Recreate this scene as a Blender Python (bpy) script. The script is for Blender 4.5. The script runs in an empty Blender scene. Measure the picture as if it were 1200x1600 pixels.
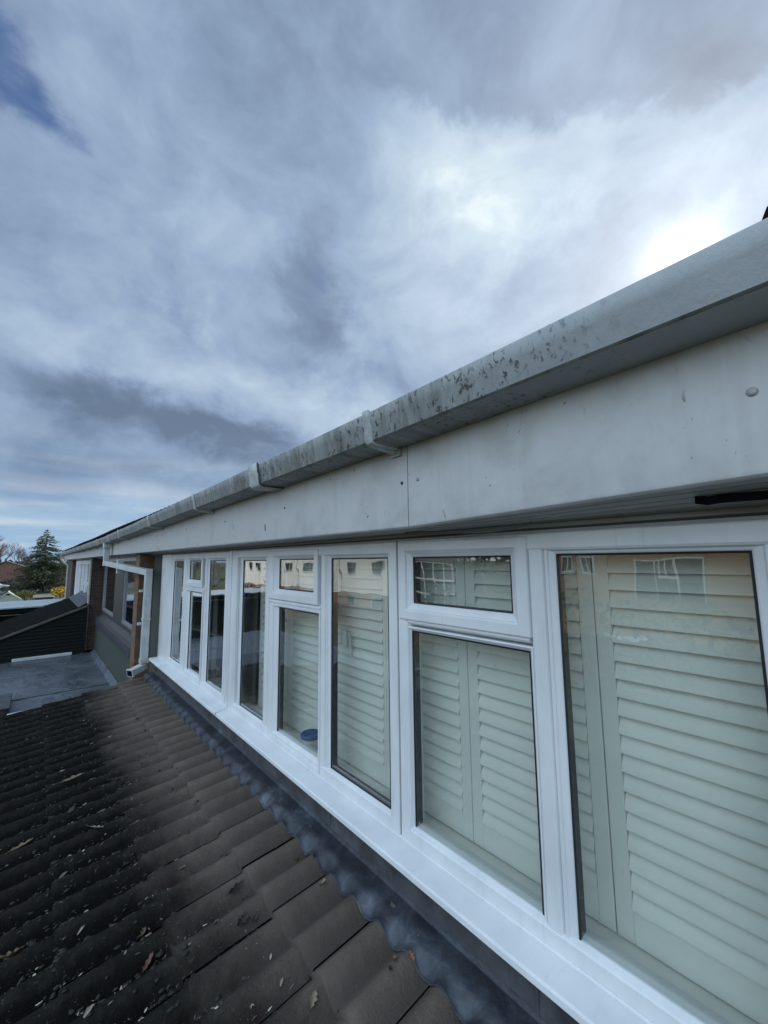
import bpy, bmesh, math, random
from mathutils import Vector, Matrix, noise as mnoise

# ------------------------------------------------------------------ camera, sky, sun, exposure
# world axes: camera at the origin, +X into the house wall, +Y along the terrace, +Z up; garden ground at z = GROUND
R = math.radians
SC = bpy.context.scene
COL = SC.collection
GROUND = -4.6
rng = random.Random(11)

cam_data = bpy.data.cameras.new('camera')
cam = bpy.data.objects.new('camera', cam_data)
COL.objects.link(cam)
cam_data.sensor_fit = 'VERTICAL'
cam_data.sensor_height = 36.0
cam_data.lens = 627.71 / 1600.0 * 36.0
cam_data.clip_start = 0.01
cam_data.clip_end = 3000
_r = Vector((0.75656878, -0.65382008, -0.0110897))
_u = Vector((-0.06825903, -0.09582962, 0.99305458))
_f = Vector((0.65034174, 0.75055712, 0.11713082))
M4 = Matrix.Identity(4)
for i in range(3):
    M4[i][0], M4[i][1], M4[i][2] = _r[i], _u[i], -_f[i]
cam.matrix_world = M4
SC.camera = cam

SUN = Vector((0.836, 0.149, 0.527)).normalized()
SUN_EL = math.asin(SUN.z)
SUN_AZ = math.atan2(SUN.x, SUN.y)          # from +Y towards +X

sun_data = bpy.data.lights.new('sun', 'SUN')
sun_data.energy = 3.6
sun_data.angle = R(1.0)
sun_data.color = (1.0, 0.94, 0.84)
sun = bpy.data.objects.new('sun', sun_data)
COL.objects.link(sun)
sun.rotation_euler = (-SUN).to_track_quat('-Z', 'Y').to_euler()
sun.location = SUN * 60

SC.view_settings.view_transform = 'Standard'
SC.view_settings.look = 'None'
SC.view_settings.exposure = 0.1
SC.view_settings.gamma = 1.0
SC.view_settings.use_curve_mapping = False


class NT:
    """small wrapper to write node graphs compactly"""
    def __init__(self, tree):
        self.t = tree
        self.n = tree.nodes
        self.l = tree.links

    def node(self, typ, **kw):
        n = self.n.new(typ)
        for k, v in kw.items():
            setattr(n, k, v)
        return n

    def put(self, sock, v):
        if isinstance(v, bpy.types.NodeSocket):
            self.l.new(v, sock)
        elif v is not None:
            if hasattr(sock.default_value, '__len__') and not isinstance(v, (int, float)):
                if len(sock.default_value) == 4 and len(v) == 3:
                    v = (*v, 1)
                sock.default_value = v
            else:
                sock.default_value = v

    def m(self, op, a, b=None, c=None, clamp=False):
        n = self.node('ShaderNodeMath', operation=op, use_clamp=clamp)
        for i, v in enumerate((a, b, c)):
            if v is not None:
                self.put(n.inputs[i], v)
        return n.outputs[0]

    def vm(self, op, a, b=None):
        n = self.node('ShaderNodeVectorMath', operation=op)
        self.put(n.inputs[0], a)
        if b is not None:
            self.put(n.inputs[1], b)
        return n.outputs['Value'] if op in ('DOT_PRODUCT', 'LENGTH') else n.outputs[0]

    def sep(self, v):
        n = self.node('ShaderNodeSeparateXYZ')
        self.put(n.inputs[0], v)
        return n.outputs

    def comb(self, x, y, z):
        n = self.node('ShaderNodeCombineXYZ')
        for i, v in enumerate((x, y, z)):
            self.put(n.inputs[i], v)
        return n.outputs[0]

    def noise(self, vec, scale, detail=4, rough=.55, dist=0.0, lac=2.0):
        n = self.node('ShaderNodeTexNoise')
        if vec is not None:
            self.put(n.inputs['Vector'], vec)
        self.put(n.inputs['Scale'], scale)
        self.put(n.inputs['Detail'], detail)
        self.put(n.inputs['Roughness'], rough)
        self.put(n.inputs['Lacunarity'], lac)
        self.put(n.inputs['Distortion'], dist)
        return n.outputs['Fac']

    def ramp(self, fac, stops, interp='LINEAR'):
        n = self.node('ShaderNodeValToRGB')
        n.color_ramp.interpolation = interp
        e = n.color_ramp.elements
        while len(e) < len(stops):
            e.new(0.5)
        for el, (p, c) in zip(e, stops):
            el.position = p
            el.color = (*c, 1) if hasattr(c, '__len__') else (c, c, c, 1)
        self.put(n.inputs[0], fac)
        return n.outputs[0]

    def smooth(self, v, lo, hi):
        n = self.node('ShaderNodeMapRange', interpolation_type='SMOOTHSTEP')
        self.put(n.inputs[0], v)
        n.inputs[1].default_value, n.inputs[2].default_value = lo, hi
        n.inputs[3].default_value, n.inputs[4].default_value = 0, 1
        return n.outputs[0]

    def mix(self, fac, a, b, typ='MIX'):
        n = self.node('ShaderNodeMix', data_type='RGBA', blend_type=typ)
        self.put(n.inputs[0], fac)
        self.put(n.inputs[6], a)
        self.put(n.inputs[7], b)
        return n.outputs[2]

    def geo_pos(self):
        return self.node('ShaderNodeNewGeometry').outputs['Position']


def build_world():
    w = bpy.data.worlds.new('World')
    SC.world = w
    w.use_nodes = True
    T = NT(w.node_tree)
    T.n.clear()
    out = T.node('ShaderNodeOutputWorld')
    bg = T.node('ShaderNodeBackground')
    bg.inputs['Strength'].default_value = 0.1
    sky = T.node('ShaderNodeTexSky', sky_type='NISHITA')
    sky.sun_disc = False
    sky.sun_elevation = SUN_EL
    sky.sun_rotation = SUN_AZ
    d = T.vm('NORMALIZE', T.node('ShaderNodeTexCoord').outputs['Generated'])
    x, y, z = T.sep(d)
    zc = T.m('MAXIMUM', z, 0.0)
    az = T.m('MULTIPLY', T.m('ARCTAN2', x, y), 180 / math.pi)
    el = T.m('MULTIPLY', T.m('ARCSINE', z), 180 / math.pi)
    # cloud sheet coordinates: a layer overhead, seen in perspective
    k = T.m('DIVIDE', 1.35, T.m('ADD', zc, 0.42))
    px, py = T.m('MULTIPLY', x, k), T.m('MULTIPLY', y, k)
    a = R(34)                                # the wind direction the wisps follow
    ca, sa = math.cos(a), math.sin(a)
    along = T.m('ADD', T.m('MULTIPLY', px, sa), T.m('MULTIPLY', py, ca))
    across = T.m('SUBTRACT', T.m('MULTIPLY', px, ca), T.m('MULTIPLY', py, sa))
    P = T.comb(T.m('MULTIPLY', across, 1.0), T.m('MULTIPLY', along, 0.86), 3.7)
    D3 = T.vm('MULTIPLY', d, (1.0, 1.0, 1.5))
    n_big = T.noise(T.vm('ADD', D3, (4.1, 2.3, .7)), 2.3, 3, .5, .3)
    n_mid = T.noise(T.vm('ADD', D3, (1.7, 8.2, 3.3)), 4.8, 10, .56, .45)
    n_wsp = T.noise(T.vm('MULTIPLY', D3, (1.0, 1.0, .75)), 13.0, 10, .62, .35)
    # warped azimuth / elevation so the larger masses get ragged outlines
    w1 = T.m('MULTIPLY', T.m('SUBTRACT', T.noise(D3, 5.0, 7, .6, .3), .5), 1.0)
    w2 = T.m('MULTIPLY', T.m('SUBTRACT', T.noise(T.vm('ADD', D3, (7.3, 1.1, 4.2)), 5.4, 7, .6, .3), .5), 1.0)
    azw = T.m('ADD', az, T.m('MULTIPLY', w1, 22.0))
    elw = T.m('ADD', el, T.m('MULTIPLY', w2, 13.0))

    def blob(a0, e0, sa_, se_, tilt=0.0):
        da, de = T.m('SUBTRACT', azw, a0), T.m('SUBTRACT', elw, e0)
        c, s = math.cos(R(tilt)), math.sin(R(tilt))
        p = T.m('ADD', T.m('MULTIPLY', da, c / sa_), T.m('MULTIPLY', de, s / sa_))
        q = T.m('SUBTRACT', T.m('MULTIPLY', de, c / se_), T.m('MULTIPLY', da, s / se_))
        r2 = T.m('ADD', T.m('MULTIPLY', p, p), T.m('MULTIPLY', q, q))
        return T.m('EXPONENT', T.m('MULTIPLY', r2, -1.0))

    v = T.m('ADD', T.m('MULTIPLY', T.m('SUBTRACT', n_big, .5), 0.46), 0.435)
    v = T.m('ADD', v, T.m('MULTIPLY', T.m('SUBTRACT', n_mid, .5), 0.74))
    v = T.m('ADD', v, T.m('MULTIPLY', T.m('SUBTRACT', n_wsp, .5), 0.25))
    # edge of the bright cloud front: pale and feathered below, grey-blue sheet above
    edge = T.m('ADD', T.m('SUBTRACT', el, T.m('SUBTRACT', 53.2, T.m('MULTIPLY', T.m('SUBTRACT', az, 42.0), .225))), T.m('MULTIPLY', T.m('SUBTRACT', n_wsp, .5), 9.0))
    edge = T.m('ADD', edge, T.m('MULTIPLY', w2, 3.0))
    inaz = T.m('MULTIPLY', T.smooth(az, 30, 50), T.m('SUBTRACT', 1.0, T.smooth(az, 100, 130)))
    above = T.m('MULTIPLY', T.smooth(edge, -1.2, 1.6), inaz)
    under = T.m('MULTIPLY', T.m('MULTIPLY', T.m('EXPONENT', T.m('MULTIPLY', T.m('POWER', T.m('DIVIDE', T.m('ADD', edge, 4.0), 5.5), 2.0), -1.0)), T.m('SUBTRACT', 1.0, above)), inaz)
    v = T.m('ADD', v, T.m('SUBTRACT', T.m('MULTIPLY', under, .20), T.m('MULTIPLY', above, .17)))
    for wgt, args in CLOUD_BLOBS:
        v = T.m('ADD', v, T.m('MULTIPLY', blob(*args), wgt))
    cloud = T.ramp(v, [(0.0, (.125, .180, .275)), (.24, (.185, .262, .395)), (.45, (.275, .378, .535)),
                       (.66, (.395, .51, .65)), (.84, (.53, .65, .745)), (1.0, (.74, .83, .87))])
    # openings where the blue sky shows
    hole = T.m('MULTIPLY', n_mid, 0.0)
    for wgt, args in BLUE_HOLES:
        hole = T.m('ADD', hole, T.m('MULTIPLY', blob(*args), wgt))
    hole = T.smooth(T.m('ADD', hole, T.m('MULTIPLY', T.m('SUBTRACT', .5, n_mid), 1.5)), .15, 1.25)
    blue = T.mix(0.6, T.mix(1.0, sky.outputs[0], (.062, .062, .062), 'MULTIPLY'), (.065, .15, .40))
    col = T.mix(hole, cloud, blue)
    # paler air near the horizon
    hz = T.m('EXPONENT', T.m('MULTIPLY', T.m('POWER', T.m('DIVIDE', T.m('ABSOLUTE', el), 8.5), 2.0), -1.0))
    pale = T.mix(T.smooth(T.noise(T.comb(T.m('MULTIPLY', az, .035), T.m('MULTIPLY', el, .30), 1.3), 1.7, 4, .5), .42, .66),
                 (.30, .47, .66), (.60, .69, .76))
    col = T.mix(T.m('MULTIPLY', hz, .85), col, pale)
    # thin cloud lit up round the sun
    cs = T.vm('DOT_PRODUCT', d, tuple(SUN))
    ang = T.m('MULTIPLY', T.m('ARCCOSINE', T.m('MINIMUM', cs, .99999)), 180 / math.pi)
    g1 = T.m('EXPONENT', T.m('MULTIPLY', T.m('POWER', T.m('DIVIDE', ang, 2.4), 2.0), -1.0))
    g2 = T.m('EXPONENT', T.m('MULTIPLY', T.m('DIVIDE', ang, 9.5), -1.0))
    g3 = T.m('EXPONENT', T.m('MULTIPLY', T.m('DIVIDE', ang, 24.0), -1.0))
    glow = T.m('ADD', T.m('MULTIPLY', g1, .8), T.m('MULTIPLY', g2, .52))
    glow = T.m('ADD', glow, T.m('MULTIPLY', T.m('MULTIPLY', g3, .22), T.m('ADD', .35, n_mid)))
    gcol = T.mix(1.0, T.comb(glow, glow, glow), (.98, .97, .90), 'MULTIPLY')
    col = T.mix(1.0, col, gcol, 'ADD')
    # unseen sky behind the viewer: sunlit cloud, boosted to light the shaded facade
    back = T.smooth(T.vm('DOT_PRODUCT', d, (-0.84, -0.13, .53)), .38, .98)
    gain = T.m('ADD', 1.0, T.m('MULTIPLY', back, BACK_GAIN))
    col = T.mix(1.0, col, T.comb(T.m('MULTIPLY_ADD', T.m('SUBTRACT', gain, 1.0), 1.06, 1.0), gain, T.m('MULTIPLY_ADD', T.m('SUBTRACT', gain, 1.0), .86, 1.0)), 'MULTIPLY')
    col = T.mix(T.smooth(z, -.02, -.06), col, (.12, .13, .11))
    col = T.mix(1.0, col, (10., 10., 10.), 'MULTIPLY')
    T.l.new(col, bg.inputs['Color'])
    T.l.new(bg.outputs[0], out.inputs['Surface'])
    try:
        w.cycles.sampling_method = 'MANUAL'
        w.cycles.sample_map_resolution = 1024
    except Exception:
        pass


CLOUD_BLOBS = [
    (-.42, (7, 17.6, 15, 2.9, -8)),     # long dark bank low on the left
    (-.30, (22, 16.2, 10, 2.2, -8)),
    (-.16, (4, 10, 16, 1.6, 0)),
    (.16, (10, 24, 22, 3.2, -6)),
    (.20, (34, 20, 8, 3.5, -20)),
    (-.22, (31, 35, 3.6, 9, 20)),       # dark rift running up the middle
    (-.12, (33, 30, 8, 3, 0)),
    (.16, (54, 43, 16, 8, 0)),          # bright front above the roof
    (.10, (48, 30, 12, 8, 0)),
    (-.12, (-2, 38, 14, 9, 0)),
    (.10, (12, 31, 14, 5, 0)),
    (-.10, (30, 55, 18, 5, 0)),
]
BLUE_HOLES = [(.95, (-4.2, 42.6, 3.4, 2.2, 0)), (.85, (-7.6, 46.8, 3, 3.2, 0)), (.38, (36, 27, 5, 5, 0)), (.40, (32, 36, 3, 4, 0)), (.75, (0, 7.5, 12, 2.4, 0)), (.35, (14, 30, 7, 4, 0))]
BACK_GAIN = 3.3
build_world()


# ------------------------------------------------------------------ mesh helpers
class MB:
    def __init__(self):
        self.v, self.f, self.mi, self.sm = [], [], [], []

    def add(self, verts, faces, mat=0, smooth=False):
        o = len(self.v)
        self.v += [tuple(p) for p in verts]
        for f in faces:
            self.f.append([i + o for i in f])
            self.mi.append(mat)
            self.sm.append(smooth)

    def box(self, x0, x1, y0, y1, z0, z1, mat=0):
        v = [(x, y, z) for x in (x0, x1) for y in (y0, y1) for z in (z0, z1)]
        self.add(v, [(0, 1, 3, 2), (4, 6, 7, 5), (0, 4, 5, 1), (2, 3, 7, 6), (0, 2, 6, 4), (1, 5, 7, 3)], mat)

    def loft(self, rings, closed=True, caps=True, mat=0, smooth=False, mats=None):
        """rings: list of equally long point lists"""
        n = len(rings[0])
        o = len(self.v)
        for r in rings:
            self.v += [tuple(p) for p in r]
        for i in range(len(rings) - 1):
            for j in range(n if closed else n - 1):
                k = (j + 1) % n
                self.f.append([o + i * n + j, o + i * n + k, o + (i + 1) * n + k, o + (i + 1) * n + j])
                self.mi.append(mats[j] if mats else mat)
                self.sm.append(smooth)
        if caps and closed:
            self.f.append([o + j for j in range(n)][::-1])
            self.f.append([o + (len(rings) - 1) * n + j for j in range(n)])
            self.mi += [mat, mat]
            self.sm += [False, False]

    def prism_y(self, prof, y0, y1, mat=0, smooth=False):
        self.loft([[(x, y0, z) for x, z in prof], [(x, y1, z) for x, z in prof]], mat=mat, smooth=smooth)

    def prism_z(self, prof, z0, z1, mat=0):
        self.loft([[(x, y, z0) for x, y in prof], [(x, y, z1) for x, y in prof]], mat=mat)

    def ring(self, y0, y1, z0, z1, prof, mat=0, closed=False):
        """mitred rectangular frame in a plane of constant x; prof = [(inset, x), ...]"""
        rs = []
        for i, x in prof:
            rs.append([(x, y0 + i, z0 + i), (x, y1 - i, z0 + i), (x, y1 - i, z1 - i), (x, y0 + i, z1 - i)])
        self.loft(rs, closed=True, caps=False, mat=mat)
        if closed:
            self.loft([rs[-1], rs[0]], closed=True, caps=False, mat=mat)

    def tube(self, pts, rad, sides=6, mat=0, smooth=True, caps=True):
        pts = [Vector(p) for p in pts]
        rads = rad if hasattr(rad, '__len__') else [rad] * len(pts)
        rings = []
        ref = Vector((0.31, 0.17, 0.93))
        for i, p in enumerate(pts):
            t = (pts[min(i + 1, len(pts) - 1)] - pts[max(i - 1, 0)])
            t = t.normalized() if t.length > 1e-9 else Vector((0, 0, 1))
            a = t.cross(ref)
            if a.length < .05:
                a = t.cross(Vector((1, 0, 0)))
            a.normalize()
            b = t.cross(a)
            rings.append([p + (a * math.cos(q) + b * math.sin(q)) * rads[i] for q in [2 * math.pi * s / sides for s in range(sides)]])
        self.loft(rings, closed=True, caps=caps, mat=mat, smooth=smooth)

    def bar(self, p, q, side, wa, wb, mat=0):
        """rectangular bar from p to q; wa across 'side', wb along the third axis"""
        p, q = Vector(p), Vector(q)
        t = (q - p).normalized()
        a = (Vector(side) - t * t.dot(Vector(side))).normalized()
        b = t.cross(a)
        rr = []
        for c in (p, q):
            rr.append([c + a * wa / 2 * i + b * wb / 2 * j for i, j in ((-1, -1), (1, -1), (1, 1), (-1, 1))])
        self.loft(rr, mat=mat)

    def build(self, name, mats, parent=None, bevel=0.0, seg=2, sharp=None, recalc=True):
        me = bpy.data.meshes.new(name)
        me.from_pydata(self.v, [], self.f)
        mats = mats if isinstance(mats, (list, tuple)) else [mats]
        for m_ in mats:
            me.materials.append(m_)
        me.polygons.foreach_set('material_index', self.mi)
        me.polygons.foreach_set('use_smooth', self.sm)
        if recalc:
            bm = bmesh.new()
            bm.from_mesh(me)
            bmesh.ops.recalc_face_normals(bm, faces=bm.faces)
            bm.to_mesh(me)
            bm.free()
        if sharp is not None:
            me.polygons.foreach_set('use_smooth', [True] * len(me.polygons))
            me.set_sharp_from_angle(angle=R(sharp))
        me.update()
        o = bpy.data.objects.new(name, me)
        COL.objects.link(o)
        if parent is not None:
            o.parent = parent
            o.matrix_parent_inverse = world_of(parent).inverted()
        if bevel:
            bv = o.modifiers.new('bevel', 'BEVEL')
            bv.width = bevel
            bv.segments = seg
            bv.limit_method = 'ANGLE'
            bv.angle_limit = R(35)
            bv.harden_normals = False
        return o


def world_of(o):
    m = Matrix.LocRotScale(o.location, o.rotation_euler, o.scale)
    if o.parent:
        return world_of(o.parent) @ o.matrix_parent_inverse @ m
    return m


def tag(o, label=None, cat=None, group=None, kind=None):
    if label:
        o['label'] = label
    if cat:
        o['category'] = cat
    if group:
        o['group'] = group
    if kind:
        o['kind'] = kind
    return o


def thing(name, label, cat, loc=(0, 0, 0), group=None):
    o = bpy.data.objects.new(name, None)
    o.empty_display_size = .2
    COL.objects.link(o)
    o.location = loc
    return tag(o, label, cat, group)


# ------------------------------------------------------------------ materials
def pbr(name, base, rough=.6, var=.18, scale=6.0, bump=0.0, bscale=60.0, spec=.5, metal=0.0, tint=None, detail=5, stretch=(1, 1, 1)):
    mt = bpy.data.materials.new(name)
    mt.use_nodes = True
    T = NT(mt.node_tree)
    bs = T.n['Principled BSDF']
    pos = T.geo_pos()
    sv = T.vm('MULTIPLY', pos, stretch)
    n1 = T.noise(sv, scale, detail, .6)
    lo = tuple(c * (1 - var) for c in base)
    hi = tuple(min(1, c * (1 + var)) for c in (tint or base))
    T.put(bs.inputs['Base Color'], T.ramp(n1, [(.28, lo), (.72, hi)]))
    T.put(bs.inputs['Roughness'], T.m('ADD', rough - .08, T.m('MULTIPLY', n1, .16), clamp=True))
    bs.inputs['Specular IOR Level'].default_value = spec
    bs.inputs['Metallic'].default_value = metal
    if bump:
        b = T.node('ShaderNodeBump')
        b.inputs['Strength'].default_value = 1.0
        b.inputs['Distance'].default_value = bump
        T.put(b.inputs['Height'], T.noise(sv, bscale, 4, .6))
        T.l.new(b.outputs[0], bs.inputs['Normal'])
    return mt


def mat_base(name):
    mt = bpy.data.materials.new(name)
    mt.use_nodes = True
    T = NT(mt.node_tree)
    return mt, T, T.n['Principled BSDF']


def make_upvc():
    mt, T, bs = mat_base('white_upvc')
    pos = T.geo_pos()
    n = T.noise(T.vm('MULTIPLY', pos, (1, 1, .5)), 5, 5, .6)
    s = T.noise(pos, 190, 2, .5)
    c = T.ramp(n, [(.25, (.61, .62, .63)), (.6, (.725, .73, .73))])
    x_, y_, z_ = T.sep(pos)
    drip = T.noise(T.comb(T.m('MULTIPLY', y_, 34), T.m('MULTIPLY', x_, 9), T.m('MULTIPLY', z_, 2.2)), 1.0, 5, .62, .3)
    c = T.mix(T.m('MULTIPLY', T.smooth(drip, .56, .74), .22), c, (.42, .40, .36))
    c = T.mix(T.m('MULTIPLY', T.smooth(s, .70, .76), .35), c, (.35, .33, .30))
    T.put(bs.inputs['Base Color'], c)
    T.put(bs.inputs['Roughness'], T.m('ADD', .27, T.m('MULTIPLY', n, .18)))
    b = T.node('ShaderNodeBump')
    b.inputs['Distance'].default_value = .0004
    T.put(b.inputs['Height'], T.noise(pos, 14, 3, .5))
    T.l.new(b.outputs[0], bs.inputs['Normal'])
    return mt


def make_fascia():
    mt, T, bs = mat_base('weathered_fascia')
    pos = T.geo_pos()
    x, y, z = T.sep(pos)
    streak = T.noise(T.comb(T.m('MULTIPLY', y, 16), 0, T.m('MULTIPLY', z, 1.3)), 1.0, 6, .62, .2)
    blotch = T.noise(pos, 5.5, 6, .62, .3)
    fine = T.noise(T.vm('MULTIPLY', pos, (1, 1, .35)), 70, 4, .6)
    c = T.ramp(blotch, [(.25, (.43, .425, .42)), (.52, (.565, .56, .555)), (.8, (.645, .64, .635))])
    c = T.mix(T.m('MULTIPLY', T.smooth(streak, .50, .76), .26), c, (.36, .345, .32))
    grimy = T.m('MULTIPLY', T.smooth(y, .4, 3.4), T.smooth(blotch, .3, .7))
    c = T.mix(T.m('MULTIPLY', grimy, .45), c, (.40, .39, .37))
    c = T.mix(T.m('MULTIPLY', T.smooth(fine, .55, .78), .20), c, (.42, .39, .36))
    # the odd peat-black fleck and moss speck
    fl = T.noise(T.vm('MULTIPLY', pos, (1, 1, .55)), 46, 2, .45, .9)
    cl = T.noise(T.vm('ADD', pos, (3, 5, 1)), 4.0, 2, .5)
    c = T.mix(T.m('MULTIPLY', T.smooth(fl, .715, .74), T.smooth(cl, .42, .6)), c, (.05, .045, .04))
    T.put(bs.inputs['Base Color'], c)
    T.put(bs.inputs['Roughness'], T.m('ADD', .42, T.m('MULTIPLY', blotch, .2)))
    b = T.node('ShaderNodeBump')
    b.inputs['Distance'].default_value = .0012
    T.put(b.inputs['Height'], T.m('ADD', T.m('MULTIPLY', T.noise(pos, 3.5, 3, .5), 2.0), T.m('MULTIPLY', fine, .15)))
    T.l.new(b.outputs[0], bs.inputs['Normal'])
    return mt


def make_gutter(name='weathered_gutter'):
    mt, T, bs = mat_base(name)
    pos = T.geo_pos()
    x, y, z = T.sep(pos)
    big = T.noise(T.vm('MULTIPLY', pos, (1, .7, 1)), 4.2, 6, .62, .3)
    run = T.noise(T.comb(T.m('MULTIPLY', y, 30), 3.0, T.m('MULTIPLY', z, 5)), 1.0, 5, .65, .5)
    spk = T.noise(T.vm('MULTIPLY', pos, (1, 1, .6)), 68, 5, .66, .5)
    clus = T.noise(T.vm('ADD', T.vm('MULTIPLY', pos, (1, 1, 1)), (2, 0, 7)), 6.5, 3, .55)
    c = T.ramp(big, [(.25, (.25, .262, .272)), (.5, (.345, .36, .37)), (.78, (.44, .452, .455))])
    # dirt is heavier on the older length beyond the first metre
    dirt = T.smooth(y, .35, 1.0)
    c = T.mix(T.m('MULTIPLY', T.m('MULTIPLY', T.smooth(run, .42, .64), .80), dirt), c, (.12, .118, .10))
    c = T.mix(T.m('MULTIPLY', T.m('MULTIPLY', T.smooth(big, .34, .58), .55), dirt), c, (.23, .232, .21))
    sp = T.m('MULTIPLY', T.smooth(spk, .545, .615), T.smooth(clus, .36, .52))
    sp = T.m('MULTIPLY', sp, T.smooth(y, .18, .5))
    c = T.mix(T.m('MULTIPLY', sp, .88), c, (.035, .036, .03))
    low = T.m('MULTIPLY', T.smooth(T.noise(T.comb(T.m('MULTIPLY', y, 5.5), 0, T.m('MULTIPLY', z, 2)), 1.0, 6, .66, .4), .47, .62), dirt)
    c = T.mix(T.m('MULTIPLY', low, .5), c, (.10, .10, .085))
    T.put(bs.inputs['Base Color'], c)
    T.put(bs.inputs['Roughness'], T.m('ADD', .42, T.m('MULTIPLY', big, .25)))
    b = T.node('ShaderNodeBump')
    b.inputs['Distance'].default_value = .0015
    T.put(b.inputs['Height'], T.m('ADD', spk, T.noise(pos, 7, 3, .5)))
    T.l.new(b.outputs[0], bs.inputs['Normal'])
    return mt


def make_glass(name, tint=(.93, .95, .928), boost=2.5):
    mt = bpy.data.materials.new(name)
    mt.use_nodes = True
    T = NT(mt.node_tree)
    T.n.clear()
    out = T.node('ShaderNodeOutputMaterial')
    tr = T.node('ShaderNodeBsdfTransparent')
    tr.inputs[0].default_value = (*tint, 1)
    gl = T.node('ShaderNodeBsdfGlossy')
    gl.inputs['Roughness'].default_value = 0.0
    gl.inputs['Color'].default_value = (.95, .97, 1, 1)
    gm = T.node('ShaderNodeNewGeometry')
    cosi = T.m('ABSOLUTE', T.vm('DOT_PRODUCT', gm.outputs['Normal'], gm.outputs['Incoming']))
    fres = T.m('ADD', .04, T.m('MULTIPLY', .96, T.m('POWER', T.m('SUBTRACT', 1.0, cosi, clamp=True), 5.0)))
    b = T.node('ShaderNodeBump')
    b.inputs['Distance'].default_value = .0011
    T.put(b.inputs['Height'], T.noise(T.geo_pos(), 4.5, 2, .4))
    T.l.new(b.outputs[0], gl.inputs['Normal'])
    mx = T.node('ShaderNodeMixShader')
    T.put(mx.inputs[0], T.m('MULTIPLY', fres, boost, clamp=True))
    T.l.new(tr.outputs[0], mx.inputs[1])
    T.l.new(gl.outputs[0], mx.inputs[2])
    T.l.new(mx.outputs[0], out.inputs[0])
    return mt


def make_tile():
    mt, T, bs = mat_base('concrete_tile')
    pos = T.geo_pos()
    x, y, z = T.sep(pos)
    isl = T.node('ShaderNodeNewGeometry').outputs['Random Per Island']
    n = T.noise(pos, 9, 6, .65)
    fine = T.noise(pos, 130, 4, .7)
    c = T.ramp(n, [(.25, (.092, .072, .056)), (.55, (.128, .101, .079)), (.8, (.162, .131, .105))])
    c = T.mix(.5, c, T.mix(1.0, c, T.ramp(isl, [(0, .72), (1, 1.25)]), 'MULTIPLY'))
    c = T.mix(T.m('MULTIPLY', T.smooth(fine, .5, .75), .35), c, (.08, .07, .06))
    # silt and painted shade in the pans between the rolls and along the side laps
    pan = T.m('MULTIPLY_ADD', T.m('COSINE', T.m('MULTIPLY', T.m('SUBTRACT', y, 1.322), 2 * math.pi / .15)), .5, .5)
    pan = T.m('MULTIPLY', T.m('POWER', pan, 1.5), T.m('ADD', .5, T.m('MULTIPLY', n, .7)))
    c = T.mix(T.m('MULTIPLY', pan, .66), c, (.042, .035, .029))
    # lichen / dirt washed down from the second course on
    edge = T.m('ADD', x, T.m('MULTIPLY', T.m('SUBTRACT', T.noise(T.vm('MULTIPLY', pos, (1, .8, 1)), 3.2, 6, .65, .4), .5), .55))
    dirt = T.m('SUBTRACT', 1.0, T.smooth(edge, .42, .80))
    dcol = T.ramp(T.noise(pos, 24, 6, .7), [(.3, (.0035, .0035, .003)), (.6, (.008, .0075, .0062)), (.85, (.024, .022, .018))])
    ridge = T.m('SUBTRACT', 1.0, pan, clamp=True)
    dcol = T.mix(1.0, dcol, T.ramp(T.m('MULTIPLY', ridge, T.m('ADD', .4, T.noise(pos, 16, 5, .7))), [(.1, .35), (.55, 1.0), (1.0, 3.0)]), 'MULTIPLY')  # thinner dirt and a painted highlight on the roll crests
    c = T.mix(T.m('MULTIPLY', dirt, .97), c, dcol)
    spec = T.m('MULTIPLY_ADD', dirt, -.26, .32)
    T.put(bs.inputs['Specular IOR Level'], spec)
    wl = T.m('MULTIPLY', T.smooth(T.noise(pos, 62, 3, .6), .655, .70), T.smooth(T.noise(pos, 3.5, 3, .5), .44, .62))
    c = T.mix(T.m('MULTIPLY', T.m('MULTIPLY', wl, T.smooth(T.m('SUBTRACT', .92, x), 0, .2)), .5), c, (.19, .185, .165))
    T.put(bs.inputs['Base Color'], c)
    T.put(bs.inputs['Roughness'], T.m('ADD', .72, T.m('MULTIPLY', n, .2)))
    b = T.node('ShaderNodeBump')
    b.inputs['Distance'].default_value = .006
    T.put(b.inputs['Height'], T.m('ADD', T.m('MULTIPLY', fine, .75), T.m('ADD', T.noise(pos, 30, 4, .6), T.m('MULTIPLY', dirt, T.noise(pos, 55, 5, .7)))))
    T.l.new(b.outputs[0], bs.inputs['Normal'])
    return mt


def make_lead():
    mt, T, bs = mat_base('lead_flashing')
    pos = T.geo_pos()
    n = T.noise(pos, 7, 6, .62, .5)
    n2 = T.noise(pos, 34, 4, .6)
    c = T.ramp(n, [(.28, (.020, .022, .028)), (.5, (.037, .041, .051)), (.64, (.068, .075, .090)), (.8, (.17, .18, .20))])
    c = T.mix(T.m('MULTIPLY', T.smooth(n2, .6, .72), .4), c, (.045, .045, .05))
    T.put(bs.inputs['Base Color'], c)
    T.put(bs.inputs['Roughness'], T.m('ADD', .36, T.m('MULTIPLY', n2, .28)))
    bs.inputs['Metallic'].default_value = .25
    b = T.node('ShaderNodeBump')
    b.inputs['Distance'].default_value = .006
    T.put(b.inputs['Height'], T.m('ADD', T.noise(pos, 17, 4, .5), T.m('MULTIPLY', n2, .2)))
    T.l.new(b.outputs[0], bs.inputs['Normal'])
    return mt


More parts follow.
